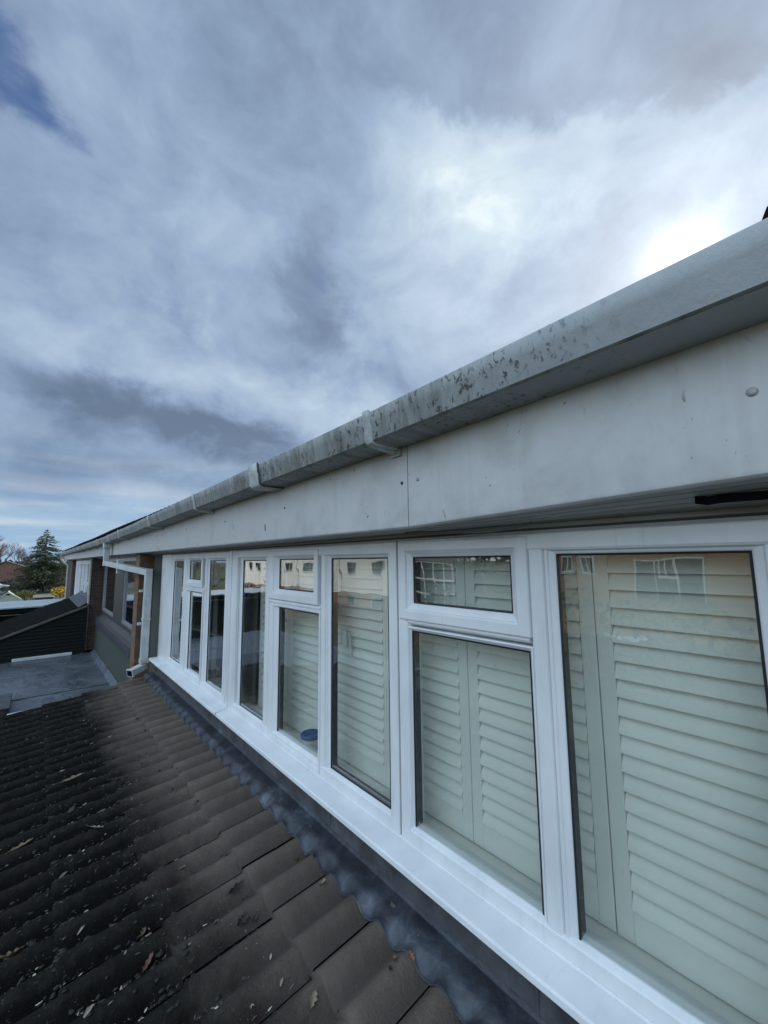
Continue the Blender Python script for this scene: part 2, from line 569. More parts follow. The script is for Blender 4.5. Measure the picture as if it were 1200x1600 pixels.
def make_brick(name, c1, c2, mortar, axis='x', scale=1.0):
    """brick courses mapped on the plane facing the given axis"""
    mt, T, bs = mat_base(name)
    pos = T.geo_pos()
    x, y, z = T.sep(pos)
    u = T.m('ADD', x, y)
    br = T.node('ShaderNodeTexBrick')
    T.put(br.inputs['Vector'], T.comb(u, z, 0))
    T.put(br.inputs['Color1'], c1)
    T.put(br.inputs['Color2'], c2)
    T.put(br.inputs['Mortar'], mortar)
    br.inputs['Scale'].default_value = scale
    br.inputs['Mortar Size'].default_value = .008
    br.inputs['Brick Width'].default_value = .225
    br.inputs['Row Height'].default_value = .075
    n = T.noise(pos, 9, 5, .6)
    c = T.mix(1.0, br.outputs[0], T.ramp(n, [(.2, .62), (.8, 1.3)]), 'MULTIPLY')
    T.put(bs.inputs['Base Color'], c)
    bs.inputs['Roughness'].default_value = .85
    b = T.node('ShaderNodeBump')
    b.inputs['Distance'].default_value = .006
    T.put(b.inputs['Height'], T.m('SUBTRACT', T.m('MULTIPLY', n, .5), br.outputs['Fac']))
    T.l.new(b.outputs[0], bs.inputs['Normal'])
    return mt


def make_flat_roof():
    mt, T, bs = mat_base('wet_roof_felt')
    pos = T.geo_pos()
    n = T.noise(pos, 2.2, 6, .6, .5)
    n2 = T.noise(pos, 26, 5, .65)
    wr = T.noise(T.vm('MULTIPLY', pos, (1.3, 1.0, 1)), 1.9, 3, .45, 2.6)
    c = T.ramp(n, [(.3, (.055, .063, .076)), (.7, (.125, .138, .158))])
    c = T.mix(T.m('MULTIPLY', T.smooth(n2, .5, .75), .4), c, (.20, .21, .225))
    T.put(bs.inputs['Base Color'], c)
    T.put(bs.inputs['Roughness'], T.m('ADD', .10, T.m('MULTIPLY', n, .5)))
    b = T.node('ShaderNodeBump')
    b.inputs['Distance'].default_value = .03
    T.put(b.inputs['Height'], T.m('ADD', wr, T.m('MULTIPLY', n2, .08)))
    T.l.new(b.outputs[0], bs.inputs['Normal'])
    return mt


def make_leaf(name, c1, c2):
    mt, T, bs = mat_base(name)
    isl = T.node('ShaderNodeNewGeometry').outputs['Random Per Island']
    n = T.noise(T.geo_pos(), 90, 4, .6)
    c = T.mix(isl, c1, c2)
    T.put(bs.inputs['Base Color'], T.mix(1.0, c, T.ramp(n, [(.25, .55), (.75, 1.25)]), 'MULTIPLY'))
    bs.inputs['Roughness'].default_value = .7
    return mt


def make_litter():
    mt, T, bs = mat_base('pale_seed_husks')
    isl = T.node('ShaderNodeNewGeometry').outputs['Random Per Island']
    T.put(bs.inputs['Base Color'], T.ramp(isl, [(0, (.020, .017, .014)), (.35, (.055, .048, .038)), (.6, (.13, .11, .085)), (.8, (.26, .225, .165)), (.93, (.36, .33, .27)), (1, (.55, .53, .47))]))
    bs.inputs['Roughness'].default_value = .75
    return mt


M = dict(
    upvc=make_upvc(), fascia=make_fascia(), gutter=make_gutter(), glass=make_glass('window_glass'),
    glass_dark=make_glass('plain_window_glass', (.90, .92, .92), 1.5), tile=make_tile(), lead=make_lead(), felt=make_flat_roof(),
    fitting=pbr('grey_gutter_fitting', (.44, .455, .45), .5, .35, 16),
    algae=pbr('gutter_algae', (.075, .080, .062), .8, .7, 14),
    gasket=pbr('black_gasket', (.012, .012, .013), .55, .2, 30),
    spacer=pbr('glazing_spacer', (.06, .06, .062), .45, .2, 30),
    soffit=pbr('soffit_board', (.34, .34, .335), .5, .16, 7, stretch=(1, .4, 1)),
    upstand=pbr('grey_lead_apron', (.060, .060, .066), .6, .55, 9, .003, 26),
    shutter=pbr('shutter_paint', (.86, .85, .81), .45, .04, 4),
    inner=pbr('room_plaster', (.55, .55, .52), .9, .06, 2),
    carpet=pbr('room_carpet', (.20, .19, .18), .95, .1, 30),
    green=pbr('green_render', (.046, .056, .043), .9, .16, 5, .002, 90),
    brick=make_brick('orange_brick', (.23, .115, .064), (.155, .078, .048), (.14, .118, .095)),
    brick_dark=make_brick('dark_red_brick', (.085, .046, .034), (.055, .033, .026), (.085, .075, .065)),
    brick_red=make_brick('red_brick', (.33, .125, .075), (.24, .09, .055), (.30, .26, .22)),
    brick_tan=make_brick('tan_brick', (.30, .185, .085), (.22, .14, .065), (.24, .19, .13)),
    grey_frame=pbr('grey_painted_sash', (.19, .195, .205), .5, .2, 9),
    dark_frame=pbr('brown_stained_frame', (.050, .042, .038), .5, .25, 14),
    pipe=pbr('white_downpipe', (.46, .475, .475), .4, .2, 6),
    pipe_old=pbr('stained_downpipe_shoe', (.45, .46, .43), .55, .3, 20),
    roof_tile_dark=pbr('dark_roof_tile', (.010, .0095, .009), .95, .4, 8, .004, 60, spec=.05),
    board=pbr('black_lap_board', (.0085, .0125, .0110), .8, .4, 12, spec=.25, stretch=(1, 1, 4)),
    barge=pbr('weathered_barge_board', (.095, .083, .066), .7, .3, 12),
    light_felt=pbr('pale_mineral_felt', (.42, .46, .47), .8, .15, 5),
    trim=pbr('white_roof_trim', (.62, .64, .64), .45, .15, 9),
    grass=pbr('lawn', (.050, .064, .026), .95, .4, 1.2, .02, 30),
    soil=pbr('flower_bed', (.06, .05, .035), .95, .3, 3),
    tarmac=pbr('tarmac', (.055, .056, .058), .9, .2, 3),
    bark=pbr('tree_bark', (.10, .075, .06), .9, .3, 20),
    twig=pbr('bare_twigs', (.17, .125, .11), .9, .25, 3),
    fir=make_leaf('fir_needles', (.022, .040, .020), (.075, .085, .036)),
    gold=make_leaf('yellow_blossom', (.72, .44, .03), (.55, .36, .05)),
    hedge=make_leaf('olive_hedge_leaves', (.18, .17, .04), (.09, .11, .035)),
    bush=make_leaf('garden_bush_leaves', (.20, .19, .035), (.08, .12, .03)),
    weather=pbr('white_weatherboard', (.80, .80, .77), .6, .07, 3),
    slate=pbr('grey_roof_tiles', (.13, .135, .125), .85, .25, 3),
    fence=pbr('brown_fence', (.12, .075, .05), .85, .3, 5, stretch=(3, 3, .4)),
    car_white=pbr('white_car_paint', (.75, .77, .80), .25, .04, 2),
    car_dark=pbr('grey_car_paint', (.06, .07, .085), .25, .1, 2),
    car_glass=pbr('car_window', (.015, .018, .02), .08, .1, 2),
    tyre=pbr('tyre_rubber', (.02, .02, .02), .85, .2, 20),
    chrome=pbr('alloy', (.5, .5, .52), .3, .1, 8, metal=.8),
    canvas=pbr('pale_green_canvas', (.50, .55, .42), .8, .1, 4),
    cap=pbr('grey_screw_cap', (.34, .34, .34), .4, .2, 90),
    dark_cap=pbr('rusty_screw_head', (.06, .052, .045), .6, .4, 90),
    cable=pbr('grey_cable', (.10, .10, .10), .6, .2, 30),
    black=pbr('black_plastic', (.005, .005, .006), .8, .3, 40, spec=.08),
    lid=pbr('blue_plastic_lid', (.025, .11, .34), .35, .15, 40),
    jar=pbr('frosted_jar', (.66, .70, .68), .3, .05, 8),
    curtain=pbr('pale_curtain', (.46, .47, .46), .85, .1, 6, stretch=(8, 8, .2)),
    curtain_dark=pbr('taupe_curtain', (.16, .145, .13), .9, .2, 6, stretch=(8, 8, .2)),
    oak=make_leaf('brown_oak_leaf', (.30, .13, .045), (.18, .075, .03)),
    leaf_tan=make_leaf('tan_dead_leaf', (.25, .19, .12), (.16, .12, .07)),
    leaf_pink=make_leaf('russet_dead_leaf', (.19, .085, .065), (.12, .06, .045)),
    leaf_grey=make_leaf('grey_dead_leaf', (.17, .15, .125), (.11, .10, .085)),
    leaf_black=make_leaf('rotted_leaf', (.016, .013, .011), (.028, .022, .017)),
    husk=make_litter(),
    moss=make_leaf('black_moss', (.012, .013, .009), (.022, .023, .014)),
)

# ------------------------------------------------------------------ terrace geometry constants
XW = 1.18            # plane of the glazing
HEAD, FOOT = .075, -1.070
FOLDX, FOLDZ = 1.162, -1.304
PITCH = math.tan(R(7.5))
CP = math.cos(R(7.5))


def tile_z(x):
    return FOLDZ + (x - FOLDX) * PITCH


# eaves line: (y, fascia foot z, gutter lower lip z)
EAVES = [(-1.6, .160, .432), (.06, .139, .410), (.97, .106, .386), (3.3, .108, .358), (5.45, .110, .325), (7.9, .114, .300),
         (12.3, .118, .300), (21.9, .126, .318)]


def eave(y):
    for (a, f0, g0), (b, f1, g1) in zip(EAVES, EAVES[1:]):
        if y <= b or b == EAVES[-1][0]:
            t = (y - a) / (b - a)
            return f0 + (f1 - f0) * t, g0 + (g1 - g0) * t


def stations(y0, y1, extra=()):
    return sorted({y0, y1, *[e[0] for e in EAVES if y0 < e[0] < y1], *extra})


FX = .95             # face of the fascia


def fascia_mesh(y0, y1, name, parent):
    mb = MB()
    rr = []
    for y in stations(y0, y1):
        f = eave(y)[0]
        rr.append([(FX + .03, y, .50), (FX, y, .50), (FX, y, f + .012), (FX + .003, y, f + .004), (FX + .010, y, f), (FX + .03, y, f)])
    mb.loft(rr)
    return mb.build(name, M['fascia'], parent, sharp=25)


def soffit_mesh(y0, y1, parent, inner=1.30):
    mb = MB()
    rr = []
    for y in stations(y0, y1):
        f = eave(y)[0] + .003
        zi = .104
        pts = []
        n = 5
        x0, x1 = FX + .031, 1.172
        for i in range(n):                        # tongue-and-groove boards running with the wall
            a = x0 + (x1 - x0) * i / n
            b = x0 + (x1 - x0) * (i + 1) / n
            za = f + (zi - f) * i / n
            zb = f + (zi - f) * (i + 1) / n
            pts += [(a, y, za), (b - .009, y, zb), (b - .009, y, zb + .009), (b, y, zb + .009)]
        pts += [(x1, y, zi - .012), (1.195, y, zi - .020), (inner, y, zi - .020), (inner, y, zi + .05), (x0, y, f + .05)]
        rr.append(pts)
    mb.loft(rr)
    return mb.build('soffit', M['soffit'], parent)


def gutter_profile(g, off=0.0):
    o = off
    return [(.946, g + .100), (.946, g - o), (.840, g - o), (.8275 - o * .7, g + .003 - o * .5), (.8235 - o, g + .009), (.8180 - o, g + .055), (.8138 - o, g + .062),
            (.8098 - o, g + .097 + o), (.8125 - o, g + .103 + o), (.818, g + .103 + o), (.820, g + .060), (.832, g + .012), (.936, g + .012), (.936, g + .100)]


def gutter_mesh(y0, y1, parent):
    mb = MB()
    ys = stations(y0, y1, [y0 + (y1 - y0) * i / 14 for i in range(15)])
    rr = []
    for y in ys:
        g = eave(y)[1]
        wob = .0016 * math.sin(y * 5.1) + .001 * math.sin(y * 13.0 + 1)
        rr.append([(x + wob, y, z) for x, z in gutter_profile(g)])
    mats = [0] * 14
    mats[3] = 1
    mb.loft(rr, mats=mats)
    return mb.build('gutter', [M['gutter'], M['algae']], parent, sharp=35)


def bracket(y, parent, w=.038, union=False):
    mb = MB()
    g = eave(y)[1]
    off = .009 if union else .0075
    hw = (.055 if union else w / 2)
    rr = []
    for yy, o in ((y - hw, off * .35), (y - hw + .004, off), (y + hw - .004, off), (y + hw, off * .35)):
        gg = eave(yy)[1]
        rr.append([(x, yy, z) for x, z in gutter_profile(gg, o)][1:9] + [(.822, yy, gg + .098), (.827, yy, gg + .05), (.84, yy, gg + .004), (.946, yy, gg + .004)])
    mb.loft(rr)
    if union:
        mb.loft([[(x, yy, z) for x, z in gutter_profile(eave(yy)[1], .0082)][1:9] + [(.83, yy, eave(yy)[1] + .06), (.84, yy, eave(yy)[1] + .004), (.946, yy, eave(yy)[1] + .004)]
                 for yy in (y - hw - .006, y - hw + .004)], mat=1)
    else:                                        # the foot screwed to the fascia
        mb.box(.936, .9485, y - w * .62, y + w * .62, g - .026, g + .004)
        mb.prism_y([(.946, g - .006), (.850, g - .006), (.846, g - .0105), (.946, g - .022)], y - .007, y + .007)
    return mb.build('gutter_union' if union else 'gutter_bracket', [M['fitting'], M['algae']], parent, sharp=30)


def main_roof(y0, y1, parent):
    """interlocking tiles of the main roof, wavy at the eaves"""
    mb = MB()
    sl = math.tan(R(20))
    n = max(2, int((y1 - y0) / .0215))
    for c in range(16):
        xa, xb = .862 + c * .32, .862 + (c + 1) * .32 + .05
        za = .460 + (xa - .862) * sl + .018
        zb = .452 + (xb - .862) * sl
        rows = [[], [], []]
        for i in range(n + 1):
            y = y0 + (y1 - y0) * i / n
            gz = -.006 * max(0.0, min(1.0, (y - 2) / 6))
            h = .009 * (1 + math.cos(2 * math.pi * (y / .15)))
            j = .005 * math.sin(math.floor(y / .3) * 12.9 + c * 4.1)
            if y < .07:                          # the last tiles by the verge ride up
                gz += .075 * min(1.0, (.07 - y) / .03)
            rows[0].append((xa, y, za + gz + h - .020 + j))
            rows[1].append((xa, y, za + gz + h + j))
            rows[2].append((xb, y, zb + gz + h))
        mb.loft(rows, closed=False, caps=False, smooth=True)
    xr = .862 + 16 * .32
    zr = .452 + (xr - .862) * sl
    mb.add([(xr, y0, zr), (xr, y1, zr), (xr * 2 - .8, y1, .45), (xr * 2 - .8, y0, .45)], [(0, 1, 2, 3)])
    for yy in (y0, y1):                           # closed gable ends
        mb.add([(1.3, yy, .30), (xr * 2 - 1.3, yy, .30), (xr, yy, zr - .05)], [(0, 1, 2)])
    return mb.build('roof', M['roof_tile_dark'], parent, sharp=40)


# ------------------------------------------------------------------ windows
def window(parent, y0, y1, lights, label=None, z0=FOOT, z1=HEAD, xf=1.150, mat='upvc', glass='glass', gask=True, mull=()):
    """outer frame + glazed lights. light = (outer rect, glass rect, 'sash'|'fixed'), rect = (ya, yb, za, zb)"""
    mb = MB()
    xb = xf + .070
    mb.ring(y0, y1, z0, z1, [(0, xb), (0, xf + .004), (.004, xf), (.046, xf), (.052, xf + .004), (.058, xf + .018), (.058, xb)], closed=True)
    for (ya, yb, za, zb) in mull:                # mullions / transoms, moulded on their long edges
        if (yb - ya) < (zb - za):
            mb.prism_z([(xb, ya), (xf + .018, ya), (xf + .005, ya + .006), (xf + .001, ya + .012), (xf + .001, yb - .012), (xf + .005, yb - .006), (xf + .018, yb), (xb, yb)], za, zb)
        else:
            mb.prism_y([(xb, za), (xf + .018, za), (xf + .005, za + .006), (xf + .001, za + .012), (xf + .001, zb - .012), (xf + .005, zb - .006), (xf + .018, zb), (xb, zb)], ya, yb)
    win = mb.build('window', M[mat], parent, bevel=.0012, seg=1)
    if label:
        win['label'] = label
    for out, gl, kind in lights:
        oy0, oy1, oz0, oz1 = out
        gy0, gy1, gz0, gz1 = gl
        iy = min(gy0 - oy0, oy1 - gy1, gz0 - oz0, oz1 - gz1)

        def corners(t, x):                       # rectangle interpolated from outer (t=0) to glass (t=1)
            a = oy0 + (gy0 - oy0) * t
            b = oy1 + (gy1 - oy1) * t
            c = oz0 + (gz0 - oz0) * t
            d = oz1 + (gz1 - oz1) * t
            return [(x, a, c), (x, b, c), (x, b, d), (x, a, d)]
        s = MB()
        if kind == 'sash':
            prof = [(0, xf + .052), (0, xf - .003), (.05, xf - .007), (.56, xf - .007), (.62, xf - .004), (.66, xf + .003), (.70, xf + .004), (.93, xf + .014), (1, xf + .018), (1, xf + .052)]
        else:
            prof = [(0, xf + .052), (0, xf + .012), (.06, xf + .007), (.34, xf + .006), (.42, xf + .011), (.88, xf + .017), (1, xf + .020), (1, xf + .052)]
        s.loft([corners(t, x) for t, x in prof], closed=True, caps=False)
        s.loft([corners(1, xf + .052), corners(0, xf + .052)], closed=True, caps=False)
        s.build('sash' if kind == 'sash' else 'glazing_bead', M[mat], win, bevel=.001, seg=1)
        if gask:
            k = MB()
            k.ring(gy0 - .002, gy1 + .002, gz0 - .002, gz1 + .002, [(0, xf + .0215), (.0035, xf + .017), (.007, xf + .019), (.007, xf + .022)])
            k.ring(gy0 - .001, gy1 + .001, gz0 - .001, gz1 + .001, [(.004, xf + .0245), (.004, xf + .056)], mat=1)
            k.build('gasket', [M['gasket'], M['spacer']], win)
        p = MB()
        p.box(xf + .0220, xf + .0255, gy0 - .006, gy1 + .006, gz0 - .006, gz1 + .006)
        p.build('pane', M[glass], win)
    return win


# ================================================================== NEAR HOUSE
near = thing('terraced_house', 'house nearest the viewer, white casement windows with louvred shutters and a deep white fascia', 'house', (4, 1.9, GROUND),
             'houses of the terrace')
NY0, NY1 = -1.6, 5.55
main_roof(NY0, NY1 - .004, near)
fb = fascia_mesh(.972, NY1, 'fascia', near)
fa = fascia_mesh(NY0, .968, 'fascia', near)
fa['label'] = 'cleaner fascia board right of the black joint'
fb['label'] = 'streaked fascia board left of the black joint'
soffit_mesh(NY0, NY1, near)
g = gutter_mesh(NY0, NY1, near)
for y in (-.2, 1.02, 2.97, 4.45):
    bracket(y, g)
bracket(1.94, g, union=True)
for y, z, r, m_ in ((.088, .290, .0085, 'cap'), (.922, .264, .0062, 'cap'), (.999, .263, .0062, 'dark_cap'), (1.87, .266, .005, 'dark_cap'), (2.721, .263, .005, 'dark_cap'),
                    (3.642, .270, .006, 'dark_cap'), (4.498, .267, .006, 'dark_cap'), (4.72, .264, .005, 'dark_cap')):
    mb = MB()
    rings = []
    for rr_, dx in ((r, 0), (r, -.0015), (r * .75, -.0035), (r * .3, -.0042)):
        rings.append([(FX + dx, y + rr_ * math.cos(t), z + rr_ * math.sin(t)) for t in [2 * math.pi * k / 14 for k in range(14)]])
    mb.loft(rings, smooth=True)
    mb.build('screw_cap', M[m_], fa if y < .97 else fb)
# wall under, between and beside the windows
wl = MB()
wl.box(1.175, 1.40, NY0, 5.34, GROUND, -1.085)
wl.box(1.175, 1.40, NY0, -.50, -1.085, .30)
wl.box(1.22, 1.40, NY0, 5.34, .085, .30)
wl.box(1.40, 8.2, NY0, NY0 + .22, GROUND, .30)
wl.box(8.0, 8.2, NY0 + .22, NY1, GROUND, .30)
wl.build('wall', M['brick_dark'], near)
gr = MB()
gr.box(1.172, 1.40, 5.345, 5.86, -3.2, .094)
gr.build('render_pier', M['green'], near)
# the rooms behind the glass
rm = MB()
rm.box(1.40, 4.2, -.48, 5.30, -1.92, -1.90, 1)
rm.box(1.40, 4.2, -.48, 5.30, .20, .22)
rm.box(4.2, 4.22, -.48, 5.30, -1.90, .20)
for yy in (-.50, 3.10, 5.30):
    rm.box(1.25, 4.2, yy, yy + .02, -1.90, .20)
rm.box(1.385, 1.40, -.48, 5.30, -1.90, -1.06)
rm.build('interior_room', [M['inner'], M['carpet']], near)
isl_ = MB()
isl_.box(1.222, 1.46, -.47, 3.05, -1.072, -1.052)
isl_.box(1.222, 1.46, 3.19, 4.95, -1.072, -1.052)
isl_.build('inner_sill', M['shutter'], near, bevel=.004)

# window C + D (and one more light out of the picture)
zt, zb_ = .075, FOOT
window(near, -.49, 1.246, [
    ((.655, 1.234, -.241, .068), (.724, 1.171, -.177, .008), 'sash'),
    ((.656, 1.206, -1.048, -.268), (.671, 1.185, -1.034, -.285), 'fixed'),
    ((.105, .606, -1.050, .036), (.140, .573, -1.020, .010), 'fixed'),
    ((-.44, .020, -1.050, .036), (-.40, -.015, -1.020, .010), 'fixed')],
    'nearest window, wide fixed pane beside a top-hung vent',
    mull=[(.604, .660, zb_ + .050, zt - .050), (.028, .098, zb_ + .050, zt - .050), (.662, 1.190, -.262, -.232)])
# window B
window(near, 1.256, 3.062, [
    ((1.300, 1.800, -1.044, .032), (1.325, 1.768, -1.012, .008), 'fixed'),
    ((1.868, 2.468, -.238, .060), (1.931, 2.355, -.176, .008), 'sash'),
    ((1.838, 2.440, -1.056, -.262), (1.857, 2.348, -1.031, -.286), 'sash'),
    ((2.515, 2.965, -1.044, .032), (2.545, 2.933, -1.015, .004), 'fixed')],
    'middle window of three lights with a jar on its inner sill',
    mull=[(1.800, 1.850, zb_ + .050, zt - .050), (2.462, 2.513, zb_ + .050, zt - .050), (1.852, 2.460, -.266, -.236)])
hb_ = MB()                                        # inside handle seen through the right-hand light
hb_.box(1.238, 1.250, 1.752, 1.784, -.44, -.36)
hb_.tube([(1.250, 1.768, -.38), (1.276, 1.768, -.38), (1.282, 1.764, -.41), (1.283, 1.760, -.50)], .008, 8)
hb_.build('window_handle', M['upvc'], near, sharp=50)
# window A
window(near, 3.188, 4.948, [
    ((3.255, 3.705, -1.046, .032), (3.283, 3.675, -1.017, .006), 'fixed'),
    ((3.812, 4.335, -.236, .060), (3.876, 4.278, -.172, .008), 'sash'),
    ((3.770, 4.318, -1.058, -.258), (3.796, 4.234, -1.035, -.286), 'sash'),
    ((4.440, 4.895, -1.044, .032), (4.481, 4.860, -1.013, .005), 'fixed')],
    'furthest window of the near house, clear lights reflecting a bare tree',
    mull=[(3.712, 3.762, zb_ + .050, zt - .050), (4.340, 4.432, zb_ + .050, zt - .050), (3.768, 4.336, -.262, -.232)])
tr = MB()
tr.prism_z([(1.22, 3.064), (1.158, 3.064), (1.152, 3.072), (1.150, 3.100), (1.141, 3.104), (1.141, 3.146), (1.150, 3.150), (1.152, 3.178), (1.158, 3.186), (1.22, 3.186)], -1.105, .078)
tr.build('coupling_trim', M['upvc'], near)
tr = MB()
tr.prism_z([(1.24, 4.952), (1.150, 4.952), (1.146, 4.96), (1.146, 5.332), (1.150, 5.338), (1.24, 5.338)], -1.150, .080)
tr.build('corner_trim', M['upvc'], near)
sh = MB()                                         # dark slit between the two coupled frames
sh.box(1.166, 1.20, 1.2462, 1.2558, -1.07, .075)
sh.build('frame_joint', M['gasket'], near)
hb_ = MB()
hb_.box(1.158, 1.21, -.49, 5.34, .0755, .0835)
hb_.build('head_trim', M['soffit'], near)
# external sills, two lengths meeting at the coupling
for ya, yb in ((-.55, 3.098), (3.106, 5.30)):
    s = MB()
    s.prism_y([(1.20, -1.060), (1.152, -1.068), (1.149, -1.0735), (1.066, -1.083), (1.060, -1.087), (1.058, -1.104), (1.063, -1.107), (1.069, -1.104), (1.071, -1.094), (1.20, -1.088)], ya, yb)
    s.build('window_sill', M['upvc'], near, bevel=.0015, seg=1)
    e = MB()
    e.box(1.0545, 1.148, yb - .0005, yb + .006, -1.112, -1.0775) if yb > 5 else e.box(1.060, 1.148, 3.0982, 3.1058, -1.105, -1.084)
    e.build('sill_end_cap', M['upvc'] if yb > 5 else M['gasket'], near)

# ------------------------------------------------------------------ shutters, jar, curtains behind the glass
SX = 1.315


def shutter(label, panels):
    t = thing('louvred_shutter', label, 'shutter', (SX, (panels[0][0] + panels[-1][1]) / 2, -1.052), 'white louvred shutters')
    for a, b in panels:
        fr = MB()
        a, b = a + .0015, b - .0015
        st = .044
        top, bot = .118, -1.046
        fr.box(SX - .012, SX + .014, a, a + st, bot, top)
        fr.box(SX - .012, SX + .014, b - st, b, bot, top)
        fr.box(SX - .0115, SX + .0135, a + st, b - st, .058, top)
        fr.box(SX - .0115, SX + .0135, a + st, b - st, bot, -.955)
        fr.build('panel_frame', M['shutter'], t, bevel=.0025)
        lv = MB()
        n = 20
        pitch = (.058 + .955) / n
        for i in range(n):
            zc = -.955 + (i + .5) * pitch
            tilt = R(31 + 2.0 * math.sin(i * 3.7 + a * 9))
            prof = []
            for k in range(10):
                q = 2 * math.pi * k / 10
                lx, lz = .0050 * math.sin(q), .0330 * math.cos(q)
                prof.append((SX + lx * math.cos(tilt) + lz * math.sin(tilt), zc + lz * math.cos(tilt) - lx * math.sin(tilt)))
            lv.prism_y(prof, a + st + .001, b - st - .001)
        lv.build('louvres', M['shutter'], t, sharp=50)
    return t


shutter('white louvred shutters filling the nearest wide window', [(.042, .530), (.530, 1.018), (1.018, 1.428)])
shutter('white louvred shutters behind the jar in the middle window', [(1.478, 1.972), (1.972, 2.466), (2.466, 2.93)])

t = thing('jar', 'small pale jar with a blue dimpled lid on the inside sill', 'jar', (1.25, 2.10, -1.052))
mb = MB()
prof = [(.0, 0), (.043, 0), (.047, .006), (.048, .045), (.043, .062), (.0, .062)]
mb.loft([[(1.253 + r * math.cos(q), 2.10 + r * math.sin(q), -1.0515 + h) for q in [2 * math.pi * k / 28 for k in range(28)]] for r, h in prof[1:-1]], smooth=True)
mb.build('body', M['jar'], t, sharp=50)
mb = MB()
mb.loft([[(1.253 + r * math.cos(q), 2.10 + r * math.sin(q), -1.0515 + h) for q in [2 * math.pi * k / 32 for k in range(32)]] for r, h in
         ((.054, .058), (.057, .060), (.057, .076), (.054, .080), (.046, .080), (.043, .077))], smooth=True)
for i in range(-4, 5):                            # woven pattern moulded in the lid
    for j in range(-4, 5):
        if i * i + j * j < 17 and (i + j) % 2 == 0:
            mb.box(1.253 + i * .009 - .0042, 1.253 + i * .009 + .0042, 2.10 + j * .009 - .0042, 2.10 + j * .009 + .0042, -1.0515 + .076, -1.0515 + .0795, 1)
mb.build('lid', [M['lid'], pbr('pale_blue_dimple', (.10, .22, .45), .4)], t, sharp=50)


def curtain(label, y0, y1, x, mat, z0=-1.04, z1=.10, amp=.014, fold=.05):
    mb = MB()
    n = max(8, int((y1 - y0) / .008))
    top, bot, topb, botb = [], [], [], []
    for i in range(n + 1):
        y = y0 + (y1 - y0) * i / n
        dx = amp * math.sin(2 * math.pi * y / fold + .6 * math.sin(y * 17)) + .004 * math.sin(y * 61)
        top.append((x + dx * .8, y, z1))
        bot.append((x + dx * 1.2, y, z0))
        topb.append((x + dx * .8 + .003, y, z1))
        botb.append((x + dx * 1.2 + .003, y, z0))
    mb.loft([top, bot, botb, topb], closed=False, caps=False, smooth=True)
    o = mb.build('curtain', M[mat], sharp=60)
    return tag(o, label, 'curtain', 'curtains behind the windows')


curtain('pale curtain drawn across the left light of the furthest near-house window', 4.36, 4.93, 1.29, 'curtain')
curtain('narrow pale curtain at the edge of the right light of the same window', 3.86, 4.00, 1.29, 'curtain')
curtain('brown curtain beside the shutters in the middle window', 2.945, 3.06, 1.30, 'curtain_dark')

# ------------------------------------------------------------------ cable and black strip under the soffit
mb = MB()
pts = [(1.06, 1.10, .100), (1.055, 1.0, .098), (1.05, .93, .092), (1.05, .85, .086), (1.055, .77, .081), (1.06, .70, .082), (1.07, .64, .090), (1.09, .60, .101)]
mb.tube(pts, .0032, 8)
tag(mb.build('cable', M['cable']), 'thin grey cable sagging below the soffit beside the fascia joint', 'cable')
mb = MB()
rings = []
for y, w_, zz in ((-.30, .013, .112), (.10, .013, .112), (.155, .013, .113), (.165, .017, .113), (.185, .010, .111), (.205, .002, .116)):
    rings.append([(1.045, y, zz - .006), (1.045 + w_ * .3, y, zz - .007), (1.045 + w_ * 1.4, y, zz), (1.045 + w_ * .8, y, zz + .012), (1.045, y, zz + .010)])
mb.loft(rings)
tag(mb.build('edging_strip', M['black']), 'loose black plastic strip hanging under the soffit at the near end', 'plastic strip')


# ================================================================== LEAN-TO ROOF BELOW THE WINDOWS
lean = thing('lean_to_extension', 'lean-to with a brown ribbed tile roof, black with dirt lower down', 'extension', (.2, 2, GROUND))
LY0, LY1 = -1.398, 5.5
GAUGE = .318
TW = .30
COURSES = 9


def roll(u):
    """height of the tile face across one 300 mm tile (u from 0 to TW): two broad rolls with a lapped side"""
    h = -.0200 * math.cos(2 * math.pi * (u - .02) / .15) - .012
    h -= .004 * math.exp(-((u - .17) / .02) ** 2)
    return h + .006 * max(0.0, 1 - u / .03)


def tile_surface(x, y):
    """z of the finished tile face at x, y (no per-tile wobble)"""
    s = (FOLDX - x) / CP
    k = max(0, min(COURSES - 1, int((s + .26) / GAUGE)))
    s0 = -.26 + k * GAUGE
    u = (y - 1.302) % TW
    return tile_z(x) + roll(u) + .020 * ((s - s0) / GAUGE)


